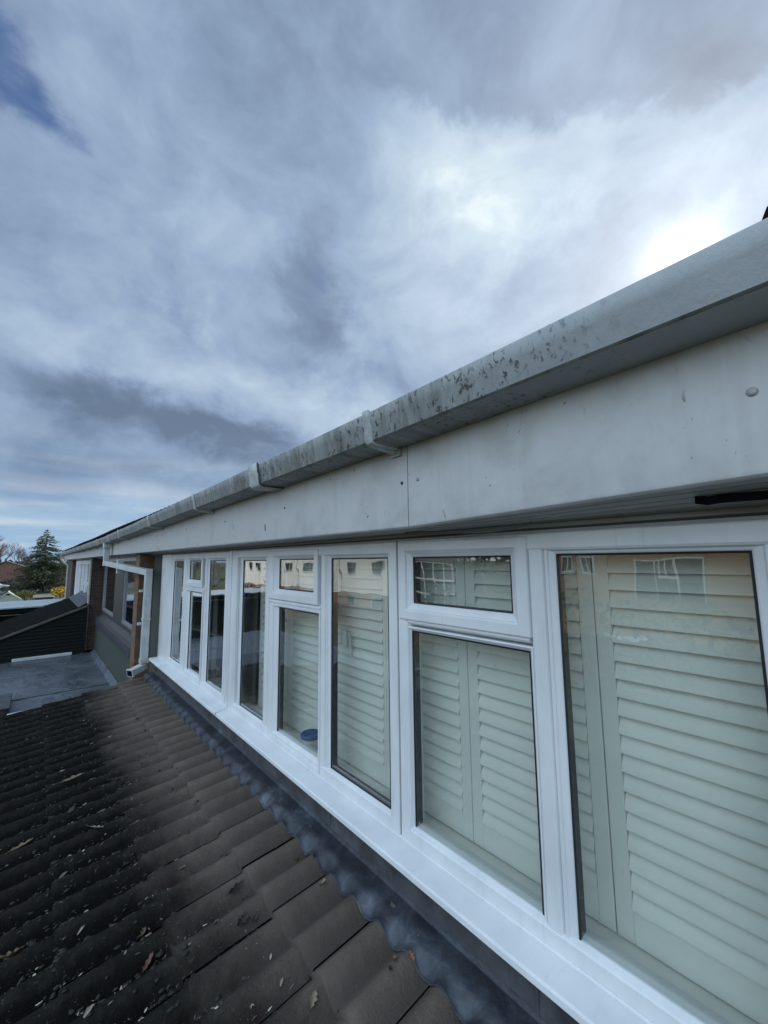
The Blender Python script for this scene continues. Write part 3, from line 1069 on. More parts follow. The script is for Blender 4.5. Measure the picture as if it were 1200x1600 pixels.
mb = MB()
NU = 18
n0 = int(math.floor((LY0 - 1.302) / TW))
n1 = int(round((LY1 - 1.302) / TW))
for k in range(COURSES):
    s0, s1 = -.26 + k * GAUGE, -.26 + (k + 1) * GAUGE
    if k == 0:
        s0 = .136
    for j in range(n0, n1):
        ya = 1.302 + j * TW
        dz = rng.uniform(-.0025, .0025)
        tw = rng.uniform(-.003, .003)
        ds = rng.uniform(-.003, .003)
        dy = rng.uniform(-.002, .002)
        rows = []
        L_ = s1 - s0
        for s, lift in ((s0 - .05, -.003), (s0 + L_ * .12, .003), (s0 + L_ * .26, .006), (s0 + L_ * .40, .008), (s0 + L_ * .54, .011), (s0 + L_ * .68, .014), (s0 + L_ * .82, .017),
                        (s1 + ds - .005, .020), (s1 + ds, .017), (s1 + ds + .001, -.006)):
            row = []
            for i in range(NU + 1):
                u = TW * i / NU
                x = FOLDX - s * CP
                end = lift == .017 and s > s1 - .02
                rag = .0022 * mnoise.noise(Vector((u * 60 + j * 7, k * 3.1, 0))) if s > s1 - .02 else 0
                uu = min(u, TW - 1e-6)
                rough = min(1.0, max(0.0, (.78 - x) / .3)) * .0055 * mnoise.noise(Vector((x * 38, (ya + u) * 38, 2.0)))
                row.append((x + rag, ya + dy + u, tile_z(x) + roll(uu) + lift + dz + rough + tw * (u / TW - .5)))
            rows.append(row)
        mb.loft(rows, closed=False, caps=False, smooth=True)
        if j == n1 - 1:                           # cut verge edge of the last tile
            edge = [r[-1] for r in rows[:-1]]
            mb.loft([edge, [(p[0], p[1] - .001, p[2] - .035) for p in edge]], closed=False, caps=False)
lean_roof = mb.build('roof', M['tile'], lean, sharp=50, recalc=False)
# verge mortar and gable wall of the lean-to
mb = MB()
xe = FOLDX - COURSES * GAUGE * CP + .3
mb.add([(1.16, 5.40, GROUND), (xe, 5.40, GROUND), (xe, 5.40, tile_z(xe) - .04), (1.16, 5.40, FOLDZ - .04)], [(0, 1, 2, 3)])
mb.add([(1.16, 5.20, GROUND), (xe, 5.20, GROUND), (xe, 5.20, tile_z(xe) - .04), (1.16, 5.20, FOLDZ - .04)], [(0, 1, 2, 3)])
mb.add([(xe, LY0, GROUND), (xe, 5.40, GROUND), (xe, 5.40, tile_z(xe) - .04), (xe, LY0, tile_z(xe) - .04)], [(0, 1, 2, 3)])
mb.build('wall', M['brick_dark'], lean, recalc=False)
mb = MB()
vr = []
for x in [FOLDX - .02 - i * .1 for i in range(28)]:
    w_ = .006 * math.sin(x * 31)
    z = tile_z(x) - .012
    vr.append([(x, 5.40, z - .05), (x, 5.488 + w_, z - .05), (x, 5.496 + w_, z - .004), (x, 5.40, z + .004)])
mb.loft(vr)
mb.build('verge_mortar', pbr('dark_mortar', (.06, .055, .05), .9, .4, 18, .006, 50), lean, sharp=40)
# lead flashing dressed over the top course
mb = MB()
rows = []
NYF = 480
for t_ in (-.06, 0, .04, .12, .25, .4, .52, .62, .70, .78, .85, .91, .96, 1.0, 1.012, 1.016):
    row = []
    for q in range(NYF + 1):
        y = LY0 + (5.52 - LY0) * q / NYF
        tt = min(1.0, max(0.0, t_))
        edge = (.006 * mnoise.noise(Vector((y * 7, 4.0, 0))) + .004 * mnoise.noise(Vector((y * 27, 9.0, 0)))) * max(0.0, t_ - .6) * 2.5
        x = 1.143 - t_ * .109 + edge
        ts = tile_surface(x, y)
        zp = -1.2755 - .022 * tt
        w_ = min(1.0, max(0.0, (tt - .56) / .44))
        w_ = w_ * w_ * (3 - 2 * w_)
        w_ *= .80 + .20 * mnoise.noise(Vector((y * 6, 2.0, 8.0)))
        z = zp * (1 - w_) + (ts + .0045) * w_
        z += (mnoise.noise(Vector((x * 26, y * 9, 1.7))) * .0045 + mnoise.noise(Vector((x * 60, y * 33, 5.2))) * .0014) * min(1.0, tt * 4) * (1 - .7 * w_)
        z += .003 * math.exp(-(((y - 1.9) % 1.25 - .6) / .006) ** 2)
        if tt > .5:
            z = max(z, ts + .003)
        if t_ < 0:
            z += .022
        if t_ > 1.014:
            z -= .006
        row.append((x, y, z))
    rows.append(row)
mb.loft(rows, closed=False, caps=False, smooth=True)
mb.build('flashing', M['lead'], lean, recalc=False)
mb = MB()                                         # grey apron strip under the sills, in lapped lengths
yy = LY0
while yy < 5.33:
    ye = min(yy + 1.05, 5.335)
    dx = rng.uniform(-.002, .003)
    mb.prism_y([(1.172, -1.09), (1.152 + dx, -1.09), (1.151 + dx, -1.20), (1.148 + dx, -1.262), (1.1445 + dx, -1.2715), (1.172, -1.28)], yy, ye - .0015)
    mb.box(1.149 + dx - .0025, 1.153 + dx, ye - .014, ye - .002, -1.262, -1.10)
    yy = ye
mb.build('apron', M['upstand'], lean, sharp=40)

# ------------------------------------------------------------------ leaves, husks and moss lying on the tiles


def oak_leaf(size, curl, seed, narrow=1.0):
    """lobed leaf blade with a midrib, curled across and along its length"""
    r_ = random.Random(seed)
    n = 13
    L, Rr, mid = [], [], []
    for i in range(n):
        t_ = i / (n - 1)
        base = .30 * math.sin(math.pi * t_ ** .85) * (0.55 + .45 * t_) + .015
        lob = base * (1 + .38 * math.cos(t_ * 2 * math.pi * 3.6 + .4)) * r_.uniform(.85, 1.15)
        bend = curl * (t_ - .45) ** 2 * 1.3
        mid.append((t_ - .5, .03 * math.sin(t_ * 5 + seed), bend))
        L.append((t_ - .5 + .05, lob, bend + curl * lob * 1.1))
        Rr.append((t_ - .5 + .05, -lob, bend + curl * lob * 1.5))
    mb = MB()
    mb.loft([L, mid, Rr], closed=False, caps=False, smooth=True)
    mb.loft([[(x, y, z + .012) for x, y, z in q] for q in (L, mid, Rr)], closed=False, caps=False, smooth=True)
    mb.tube([(-.5, 0, mid[0][2] + .006), (-.72, .05, mid[0][2] + .06)], [.014, .01], 5)
    mb.v = [(x * size, y * size * narrow, z * size) for x, y, z in mb.v]
    return mb


def lay_leaf(x, y, size, ang, mat, label, curl=.5, seed=1, narrow=1.0, lift=.004):
    mb = oak_leaf(size, curl, seed, narrow)
    o = mb.build('fallen_leaf', M[mat], recalc=False)
    h = tile_surface(x, y)
    dzx = (tile_surface(x + .01, y) - tile_surface(x - .01, y)) / .02
    dzy = (tile_surface(x, y + .02) - tile_surface(x, y - .02)) / .04
    nrm = Vector((-dzx, -dzy, 1)).normalized()
    q = nrm.to_track_quat('Z', 'Y') @ Matrix.Rotation(R(ang), 4, 'Z').to_quaternion()
    o.rotation_euler = q.to_euler()
    low = min((q @ Vector(v)).z for v in mb.v)
    o.location = (x, y, h - low * .75 + lift * .5)
    tag(o, label, 'leaf', 'fallen leaves on the tile roof')
    return o


lay_leaf(.938, 1.868, .034, 30, 'oak', 'curled orange leaf on the clean top course, left of a larger rusty one', .5, 3)
lay_leaf(.985, 1.750, .044, 75, 'oak', 'rust-brown oak leaf close to the flashing, right of a smaller orange one', .55, 4)
lay_leaf(.978, 1.541, .032, 20, 'leaf_tan', 'thin tan leaf scrap on the joint below the flashing', .8, 5)
lay_leaf(.992, 1.115, .032, 50, 'oak', 'brown crumpled leaf, left one of the pair nearest the bottom edge', .6, 6)
lay_leaf(1.033, 1.079, .032, 95, 'oak', 'bright orange-brown leaf, right one of the pair nearest the bottom edge', .55, 7)
lay_leaf(1.030, 1.690, .024, 80, 'leaf_black', 'small dark curled leaf caught against the flashing edge', .9, 8)
lay_leaf(.714, 2.762, .058, 60, 'leaf_grey', 'grey leaf folded to a point on a course line', .9, 9, .7)
lay_leaf(.740, 1.646, .030, 30, 'husk', 'whitish leaf scrap at the end of a course line', .7, 10)
lay_leaf(.695, 1.659, .050, 20, 'leaf_black', 'black rotted leaf just below the whitish scrap', .7, 11)
lay_leaf(.741, 1.222, .042, 45, 'leaf_tan', 'curled leaf with a pale tip near the bottom middle', .9, 12)
lay_leaf(.402, 1.782, .06, 55, 'leaf_pink', 'large russet leaf among the black litter', .6, 13, .6)
lay_leaf(.417, 1.923, .06, 35, 'leaf_tan', 'long yellowish leaf above the russet one', .7, 14, .45)
lay_leaf(.277, 3.475, .13, 12, 'leaf_tan', 'long pale strip of dead leaf lying in a valley far up the roof', .25, 15, .3)
lay_leaf(.041, 2.984, .11, 20, 'leaf_tan', 'pinkish tan leaf strip near the left edge', .35, 16, .35)
lay_leaf(.040, 2.190, .09, 25, 'leaf_tan', 'mustard clump of dead leaf at the lower left', .5, 17, .5)
lay_leaf(.344, 2.746, .09, 15, 'leaf_tan', 'olive-tan leaf strip in the third course', .3, 18, .35)
lay_leaf(.958, 1.099, .022, 10, 'leaf_black', 'tiny dark leaf crumb left of the brown pair', .8, 19)
lay_leaf(.727, 1.816, .075, 15, 'leaf_black', 'dark reddish leaf heap wedged in a valley by the second course line', .6, 20, .5)

mb = MB()
for _ in range(9500):                             # husks, twigs and leaf scraps
    x = .78 - abs(rng.gauss(0, .55))
    y = rng.uniform(.6, 5.45)
    if x < -1.2 or rng.random() < (x - .45) * 2.2:
        continue
    if rng.random() < .55:                        # most of it gathers in the valleys
        j = round((y - 1.302 - .095) / .15)
        y = 1.302 + .02 + .15 * j + rng.gauss(0, .014)
    if mnoise.noise(Vector((x * 5, y * 5, 3.0))) + rng.gauss(0, .22) < -.06:
        continue
    ln = rng.choice((.003, .003, .004, .005, .006, .008, .011, .016)) * rng.uniform(.7, 1.4)
    if rng.random() < .012:
        ln = rng.uniform(.022, .05)
    wd = ln * rng.uniform(.15, .6)
    a = rng.gauss(0, .8)
    ca, sa = math.cos(a), math.sin(a)
    z = tile_surface(x, y) + .002
    t1, t2 = rng.uniform(0, .45), rng.uniform(-.5, .5)
    vs = []
    for p, q, hh in ((-1, -.3, 0), (-.2, -1, t2), (1, -.2, t1), (.9, .3, t1), (.1, 1, -t2), (-.9, .4, 0)):
        dx, dy = p * ln / 2, q * wd / 2
        vs.append((x + dx * ca - dy * sa, y + dx * sa + dy * ca, z + abs(hh) * ln * .4 + dx * ca * PITCH))
    mb.add(vs, [tuple(range(6))])
o = mb.build('leaf_litter', M['husk'], recalc=False)
tag(o, 'seed husks, twigs and leaf crumbs strewn over the lower tiles', 'leaf litter', kind='stuff')
mb = MB()
for _ in range(4200):                             # lumps of black moss along laps and valleys
    k = rng.choice((1, 2, 2, 3, 3, 4, 5, 6))
    x = FOLDX - (-.26 + (k + rng.choice((0, 1))) * GAUGE) * CP + rng.gauss(0, .08)
    if x > .80 or (x > .52 and rng.random() < .8):
        continue
    y = rng.uniform(.5, 5.45)
    if rng.random() < .6:
        y = 1.302 + .02 + .15 * round((y - 1.3) / .15) + rng.gauss(0, .016)
    r_ = rng.uniform(.0025, .008) * (1.3 if rng.random() < .2 else 1)
    z = tile_surface(x, y)
    sx, sy = rng.uniform(.8, 2.2), rng.uniform(.7, 1.2)
    ph = rng.uniform(0, 6)
    rings = []
    for el_, rad in ((-.2, 1), (.25, .92), (.6, .62), (.8, .2)):
        rings.append([(x + r_ * sx * rad * math.cos(q) * rng.uniform(.75, 1.2), y + r_ * sy * rad * math.sin(q) * rng.uniform(.75, 1.2), z + el_ * r_) for q in [ph + 2 * math.pi * s / 6 for s in range(6)]])
    mb.loft(rings, smooth=True)
o = mb.build('moss', M['moss'])
tag(o, 'black moss lumps in the laps and valleys of the lower tiles', 'moss', kind='stuff')


# ================================================================== MIDDLE HOUSE
midh = thing('terraced_house', 'middle house of the terrace, green rendered panel and brown-framed window between brick piers', 'house', (4, 8.9, GROUND), 'houses of the terrace')
MY0, MY1 = 5.556, 12.296
main_roof(MY0, MY1 - .004, midh)
fascia_mesh(MY0 - .004, MY1, 'fascia', midh)
soffit_mesh(MY0, MY1, midh, inner=1.55)
g = gutter_mesh(MY0 - .004, MY1, midh)
for y in (6.3, 7.25, 8.7, 9.9, 11.2):
    bracket(y, g)
mb = MB()
mb.box(1.50, 1.70, 5.864, 6.10, GROUND, .20)      # back of the recess
mb.box(1.22, 1.45, 6.36, 12.06, GROUND, -1.35)    # rendered panel under the window
mb.build('wall', M['green'], midh)
mb = MB()
mb.box(1.45, 1.60, 6.36, 12.06, GROUND, -1.19)
mb.build('inner_wall', M['inner'], midh)
mb = MB()
mb.box(1.455, 1.60, 6.36, 12.06, .02, .30)
mb.build('lintel', M['inner'], midh)
mb = MB()
mb.box(8.0, 8.2, MY0, MY1, GROUND, .30)
mb.build('front_wall', M['brick_dark'], midh)
for y0_, y1_, x0_, zb2 in ((6.10, 6.36, 1.045, -2.6), (12.06, 12.29, 1.07, -2.06)):
    mb = MB()
    mb.box(x0_, 1.60, y0_, y1_, zb2, .108)
    o = mb.build('brick_pier', M['brick'] if y0_ < 7 else M['brick_dark'], midh)
    o['label'] = 'orange brick pier behind the downpipe' if y0_ < 7 else 'dark brick pier above the flat roof'
mb = MB()                                         # pale strip over the front face of the far pier
mb.box(1.040, 1.066, 12.04, 12.30, -2.06, .105)
mb.build('corner_strip', pbr('pale_pier_front', (.34, .30, .25), .85, .25, 12), midh)
mb = MB()
mb.prism_y([(1.45, -1.195), (1.335, -1.205), (1.245, -1.275), (1.19, -1.300), (1.185, -1.345), (1.45, -1.345)], 6.365, 12.055)
mb.build('window_sill', M['dark_frame'], midh)
mb = MB()
mb.prism_y([(1.222, -1.303), (1.184, -1.308), (1.176, -1.36), (1.172, -1.43), (1.180, -1.432), (1.222, -1.40)], 6.366, 12.054)
mb.build('sill_flashing', M['lead'], midh)


def plain_window(parent, xf, y0, y1, z0, z1, mulls, mat_out, mat_in, glass='glass_dark', lab=None):
    mb = MB()
    xb = xf + .09
    mb.ring(y0, y1, z0, z1, [(0, xb), (0, xf), (.06, xf), (.06, xb)], closed=True)
    for a, b in mulls:
        mb.box(xf + .002, xb - .002, a, b, z0 + .058, z1 - .058)
    w_ = mb.build('window', M[mat_out], parent, bevel=.003)
    if lab:
        w_['label'] = lab
    edges = [y0 + .06] + [v for ab in mulls for v in ab] + [y1 - .06]
    for a, b in zip(edges[::2], edges[1::2]):
        s = MB()
        s.ring(a, b, z0 + .06, z1 - .06, [(0, xf + .06), (0, xf + .010), (.045, xf + .010), (.055, xf + .03), (.055, xf + .06)], closed=True)
        s.build('sash', M[mat_in], w_)
        p = MB()
        p.box(xf + .036, xf + .041, a + .05, b - .05, z0 + .11, z1 - .11)
        p.build('pane', M[glass], w_)
    return w_


plain_window(midh, 1.31, 6.40, 12.04, -1.195, .02, [(9.10, 10.15)], 'dark_frame', 'grey_frame')
mb = MB()
mb.box(1.335, 1.42, 9.30, 9.95, -1.13, -.04)      # brick-dark blank panel between the two lights
mb.build('blank_panel', M['gasket'], midh)
mb = MB()
mb.box(1.28, 1.45, 6.362, 12.058, .022, .102)
mb.build('window_head', M['upvc'], midh)
rm = MB()
rm.box(1.60, 4.4, 6.0, 12.1, -1.92, -1.90, 1)
rm.box(1.60, 4.4, 6.0, 12.1, .20, .22)
rm.box(4.4, 4.42, 6.0, 12.1, -1.90, .20)
rm.box(1.60, 4.4, 5.98, 6.0, -1.9, .2)
rm.box(1.60, 4.4, 12.1, 12.12, -1.9, .2)
rm.build('interior_room', [M['inner'], M['carpet']], midh)
curtain('grey curtain at the left end of the middle house window', 11.2, 11.9, 1.52, 'curtain_dark', -1.15, 0)
curtain('pale blue-grey curtain in the right light of the middle house window', 8.3, 8.9, 1.52, 'curtain', -1.15, 0)

# downpipe with its outlet, diagonal run and shoe: fixed to the middle house
dp = MB()
ox, oy = .875, 7.86
dp.box(ox - .050, ox + .050, oy - .075, oy + .075, .235, .318)
dp.box(ox - .038, ox + .038, oy - .050, oy + .050, .0, .236)
dp.box(ox - .048, ox + .048, oy - .060, oy + .060, .205, .222)
pipe = dp.build('downpipe', M['pipe'], midh, bevel=.006)
ex, ey, ez = 1.015, 5.36, -.118
p1 = Vector((ox, oy - .02, -.012))
p2 = Vector((ex, ey, ez))
dp = MB()
dp.bar(p1 + Vector((0, .06, .002)), p2 + Vector((0, -.04, -.002)), (1, 0, 0), .072, .072)
dp.build('diagonal_pipe', M['pipe'], pipe, bevel=.006)
dp = MB()
dp.box(ox - .040, ox + .040, oy - .070, oy + .052, -.055, .010)
dp.build('pipe_elbow', M['pipe'], pipe, bevel=.006)
dp = MB()
dp.box(ex - .036, ex + .036, ey - .042, ey + .042, -1.12, ez + .040)
dp.build('vertical_pipe', M['pipe'], pipe, bevel=.006)
for za, zb2 in ((-1.135, -1.085), (-.66, -.64)):
    dp = MB()
    dp.box(ex - .041, ex + .041, ey - .047, ey + .047, za, zb2)
    dp.build('pipe_socket', M['pipe_old'], pipe, bevel=.003)
sd = Vector((-.86, -.45, -.22)).normalized()
sc = Vector((ex + .02, ey + .005, -1.165))
dp = MB()
dp.bar(sc, sc + sd * .185, (-sd.y, sd.x, 0), .082, .070)
shoe = dp.build('shoe', M['pipe_old'], pipe, bevel=.005)
dp = MB()
dp.bar(sc + sd * .172, sc + sd * .190, (-sd.y, sd.x, 0), .096, .084)
dp.build('shoe_rim', M['pipe_old'], pipe, bevel=.004)
dp = MB()
dp.bar(sc + sd * .1885, sc + sd * .1915, (-sd.y, sd.x, 0), .074, .060)
dp.build('shoe_mouth', M['black'], pipe)
for zz in (-.33, -.70):
    dp = MB()
    dp.box(ex - .080, ex - .036, ey + .010, ey + .048, zz - .014, zz + .014)
    dp.build('pipe_clip', M['pipe'], pipe, bevel=.003)
dp = MB()
dp.box(ex - .10, ex - .02, ey + 1.62, ey + 1.70, -.16, .04)
dp.build('pipe_clip', M['pipe'], pipe, bevel=.003)

# ------------------------------------------------------------------ flat-roofed extension of the middle house
fx = thing('flat_roof_extension', 'flat-roofed extension covered in wet dark grey felt below the middle house', 'extension', (-1, 8.7, GROUND))
mb = MB()
mb.box(-3.4, 1.215, 5.62, 12.02, -2.22, -2.10)
mb.build('roof', M['felt'], fx)
mb = MB()
mb.box(-3.3, 1.0, 5.66, 11.98, GROUND, -2.22)
mb.build('wall', M['brick_dark'], fx)
mb = MB()                                         # fillet against the house and the boards
mb.prism_y([(1.214, -2.098), (1.13, -2.098), (1.205, -2.02), (1.214, -2.02)], 5.65, 11.9)
mb.build('fillet', M['felt'], fx)
mb = MB()
mb.prism_z([(-.22, 11.92), (.80, 11.89), (.80, 11.94), (-.22, 11.96)], -2.098, -2.03)
mb.build('edge_trim', M['trim'], fx, bevel=.01)
mb = MB()                                         # welted seam
mb.box(-.26, 1.12, 8.66, 8.70, -2.098, -2.088)
mb.box(-3.3, 1.1, 10.3, 10.36, -2.098, -2.094)
mb.build('seam', M['felt'], fx)
mb = MB()
mb.box(-.14, .40, 7.70, 7.78, -2.098, -2.045)  # narrow pale strip lying across the near felt
mb.build('pale_strip', M['trim'], fx, bevel=.01)
sk = thing('roof_hatch', 'dark grey box hatch on the near left corner of the wet flat roof', 'hatch', (-.8, 8.2, -2.1))
mb = MB()
mb.box(-1.6, -.135, 7.9, 8.66, -2.0975, -2.01)
mb.build('curb', M['upstand'], sk, bevel=.012)
mb = MB()
mb.box(-1.64, -.115, 7.86, 8.70, -2.0095, -1.985)
mb.build('lid', M['upstand'], sk, bevel=.01)

# ------------------------------------------------------------------ next lean-to: black boards and a steeper tiled roof
nb = thing('lean_to_extension', 'neighbouring lean-to with black lapped boards and a steep dark tile roof', 'extension', (0, 13.8, GROUND))
SL = .386


def nz(x):
    return -1.02 + SL * (x - 1.01)


mb = MB()
rows_n = 22
for i in range(rows_n):                           # lapped horizontal boards cut to the slope
    z0_ = -2.10 + i * .075
    z1_ = z0_ + .08
    xr = 1.03
    xl = max(-3.3, (z0_ + 1.02 + .03) / SL + 1.01)
    if xl >= xr:
        break
    xl2 = max(-3.3, (z1_ + 1.02 + .03) / SL + 1.01)
    xl2 = min(xl2, xr - .01)
    mb.add([(xl, 11.965, z0_), (xr, 11.965, z0_), (xr, 11.992, z1_), (xl2, 11.992, z1_), (xl, 12.01, z0_), (xr, 12.01, z0_), (xr, 12.01, z1_), (xl2, 12.01, z1_)],
           [(0, 1, 2, 3), (0, 4, 5, 1), (1, 5, 6, 2), (3, 2, 6, 7), (0, 3, 7, 4)])
mb.build('boards', M['board'], nb)
mb = MB()
rows = []
n = 60
for c in range(14):
    xa, xb = 1.04 - (c + 1) * .31, 1.04 - c * .31 + .03
    rows = [[], [], []]
    for i in range(n + 1):
        y = 12.0 + 3.75 * i / n
        h = .010 * math.cos(2 * math.pi * y / .15)
        rows[0].append((xb, y, nz(xb) + h))
        rows[1].append((xa, y, nz(xa) + h + .02))
        rows[2].append((xa, y, nz(xa) + h))
    mb.loft(rows, closed=False, caps=False, smooth=True)
mb.build('roof', M['roof_tile_dark'], nb, sharp=40)
mb = MB()
mb.bar((1.03, 11.975, nz(1.03) - .010), (-3.2, 11.975, nz(-3.2) - .010), (0, 1, 0), .07, .045)
mb.build('barge_board', M['barge'], nb, bevel=.004)
mb = MB()
mb.add([(1.10, 12.3, -.93), (1.10, 15.8, -.93), (.86, 15.8, nz(.86) + .03), (.86, 12.05, nz(.86) + .03), (1.16, 12.3, -.86), (1.16, 15.8, -.86)], [(0, 1, 2, 3), (4, 5, 1, 0)])
mb.build('flashing', M['lead'], nb)
mb = MB()
mb.box(-3.2, 1.0, 12.02, 15.6, GROUND, -2.7)
mb.build('wall', M['brick_dark'], nb)

# ================================================================== FAR HOUSE
far = thing('terraced_house', 'end house of the terrace, white window and dark brick pier at the corner', 'house', (4, 17, GROUND), 'houses of the terrace')
FY0, FY1 = 12.302, 21.6
main_roof(FY0, FY1 + .2, far)
fascia_mesh(FY0 - .004, FY1, 'fascia', far)
soffit_mesh(FY0, FY1, far, inner=1.45)
g = gutter_mesh(FY0 - .004, FY1 + .35, far)
for y in (12.9, 14.2, 15.6, 17.0, 18.4, 19.8, 21.0):
    bracket(y, g)
mb = MB()
mb.box(1.175, 1.40, FY0, 18.3, GROUND, -1.25)
mb.box(1.175, 1.40, FY0, 13.62, -1.25, .10)
mb.box(1.05, 1.40, 18.32, 20.7, GROUND, .108)
mb.box(1.16, 1.40, 20.7, FY1, GROUND, .10)
mb.box(1.40, 8.2, FY1 - .22, FY1, GROUND, .30)
mb.box(8.0, 8.2, FY0, FY1 - .22, GROUND, .30)
mb.build('wall', M['brick_dark'], far)
plain_window(far, 1.15, 13.66, 18.28, -1.20, .07, [(14.75, 14.83), (15.85, 15.93), (17.05, 17.13)], 'upvc', 'upvc')
mb = MB()
mb.prism_y([(1.20, -1.202), (1.06, -1.215), (1.05, -1.24), (1.20, -1.24)], 13.5, 18.3)
mb.build('window_sill', M['upvc'], far)
rm = MB()
rm.box(1.40, 4.4, 13.4, 18.3, -1.92, -1.90, 1)
rm.box(1.40, 4.4, 13.4, 18.3, .20, .22)
rm.box(4.4, 4.42, 13.4, 18.3, -1.90, .20)
rm.build('interior_room', [M['inner'], M['carpet']], far)
curtain('pale net curtain behind the white window of the end house', 13.7, 18.2, 1.36, 'curtain', -1.15, .05)
dp = MB()
dp.box(.83, .93, 21.70, 21.80, .20, .32)
pe = dp.build('downpipe', M['pipe'], far, bevel=.006)
dp = MB()
dp.tube([(.88, 21.75, .22), (.88, 21.75, .13), (.93, 21.72, .06), (1.05, 21.68, -.04), (1.10, 21.66, -.12), (1.10, 21.66, GROUND + .2)], .045, 10)
dp.build('vertical_pipe', M['pipe'], pe, sharp=50)

# pale flat roof beyond the boards
pf = thing('flat_roof_extension', 'pale grey flat-roofed extension beyond the black-boarded lean-to', 'extension', (-2, 18, GROUND))
mb = MB()
mb.prism_z([(-6.5, 16.3), (.30, 16.42), (1.04, 18.8), (1.04, 19.2), (-6.5, 19.2)], -1.335, -1.30)
mb.build('roof', M['light_felt'], pf)
mb = MB()
mb.prism_z([(-6.4, 16.38), (.26, 16.50), (1.0, 18.8), (1.0, 19.1), (-6.4, 19.1)], -1.47, -1.336)
mb.build('fascia', M['board'], pf)
mb = MB()
mb.box(-6.3, .9, 16.8, 19.0, GROUND, -1.47)
mb.build('wall', M['board'], pf)
mb = MB()
mb.box(-5, -.12, 16.74, 16.80, -1.56, -1.53)
mb.build('window_head', M['trim'], pf)

# ================================================================== GROUND
mb = MB()
S = 900
mb.add([(-S, -S, GROUND), (S, -S, GROUND), (S, S, GROUND), (-S, S, GROUND)], [(0, 1, 2, 3)])
tag(mb.build('ground', M['grass']), kind='structure')
mb = MB()
mb.add([(-16, 88, GROUND + .02), (10, 88, GROUND + .02), (10, 118, GROUND + .02), (-16, 118, GROUND + .02)], [(0, 1, 2, 3)])
tag(mb.build('road', M['tarmac']), kind='structure')
mb = MB()
mb.add([(-17.5, -40, GROUND + .02), (-13.6, -40, GROUND + .02), (-13.6, 85, GROUND + .02), (-17.5, 85, GROUND + .02)], [(0, 1, 2, 3)])
tag(mb.build('lane', M['tarmac']), kind='structure')


# ================================================================== TREES AND SHRUBS
def leaf_cloud(mb, centre, rad, n, size, r_, squash=1.0):
    for _ in range(n):
        d_ = Vector((r_.gauss(0, 1), r_.gauss(0, 1), r_.gauss(0, 1))).normalized() * rad * r_.random() ** .5
        c = Vector(centre) + Vector((d_.x, d_.y, d_.z * squash))
        a = Vector((r_.gauss(0, 1), r_.gauss(0, 1), r_.gauss(0, .6))).normalized()
        b = a.cross(Vector((r_.gauss(0, 1), r_.gauss(0, 1), r_.gauss(0, 1)))).normalized()
        s = size * r_.uniform(.6, 1.3)
        mb.add([c - a * s, c - b * s * .45, c + a * s, c + b * s * .45], [(0, 1, 2, 3)])


def conifer(x, y, h, rad, label, seed):
    r_ = random.Random(seed)
    t_ = thing('conifer_tree', label, 'tree', (x, y, GROUND))
    mb = MB()
    mb.tube([(x, y, GROUND), (x + .05, y, GROUND + h * .5), (x, y, GROUND + h)], [h * .028, h * .016, .02], 8)
    cr = MB()
    tiers = 30
    for i in range(tiers):
        f = i / (tiers - 1)
        z = GROUND + h * (.06 + .92 * f)
        rr_ = rad * (1 - f) ** .72 * r_.uniform(.86, 1.12) + .10
        for b in range(max(5, int(13 * (1 - f) + 4))):
            q = r_.uniform(0, 2 * math.pi)
            ln = rr_ * r_.uniform(.62, 1.18)
            tip = Vector((x + ln * math.cos(q), y + ln * math.sin(q), z - ln * r_.uniform(-.02, .24)))
            root = Vector((x, y, z + .08 * ln))
            if i % 2 == 0:
                mb.tube([root, (root + tip) / 2 + Vector((0, 0, .06 * ln)), tip], [.05 * (1 - f) + .012, .03 * (1 - f) + .008, .006], 4)
            m_ = max(8, int(ln * 27))
            for k in range(m_):
                w = r_.random() ** .7
                c = root.lerp(tip, w) + Vector((r_.gauss(0, .13), r_.gauss(0, .13), r_.gauss(0, .07))) * (.5 + ln * .35)
                out = (tip - root).normalized()
                side = out.cross(Vector((0, 0, 1))) * r_.uniform(-1, 1)
                a = (out + side + Vector((0, 0, r_.uniform(-.5, .15)))).normalized()
                bb = a.cross(Vector((r_.gauss(0, 1), r_.gauss(0, 1), r_.gauss(0, 1)))).normalized()
                s = r_.uniform(.13, .30)
                cr.add([c - a * s * .4, c - bb * s * .20, c + a * s, c + bb * s * .20], [(0, 1, 2, 3)])
    mb.build('trunk', M['bark'], t_)
    cr.build('crown', M['fir'], t_, recalc=False)


def bare_tree(x, y, h, spread, label, seed, depth=6, group=None, thick=1.0):
    r_ = random.Random(seed)
    t_ = thing('bare_tree', label, 'tree', (x, y, GROUND), group)
    tk, tw_ = MB(), MB()

    def grow(p, d_, ln, rad, lev):
        q = p + d_ * ln
        mid_ = (p + q) / 2 + Vector((r_.gauss(0, .05), r_.gauss(0, .05), 0)) * ln
        (tk if lev < 2 else tw_).tube([p, mid_, q], [rad, rad * .86, rad * .70], 6 if lev < 2 else 3, caps=False)
        if lev >= depth:
            return
        for _ in range(3 if lev else 4):
            nd = (d_ * r_.uniform(.5, 1.1) + Vector((r_.gauss(0, 1) * spread, r_.gauss(0, 1) * spread, r_.uniform(-.05, .6)))).normalized()
            grow(q if r_.random() < .7 else mid_, nd, ln * r_.uniform(.58, .80), rad * .60, lev + 1)
    grow(Vector((x, y, GROUND)), Vector((0, 0, 1)), h * .30, h * .020 * thick, 0)
    tk.build('trunk', M['bark'], t_)
    tw_.build('crown', M['twig'], t_, recalc=False)


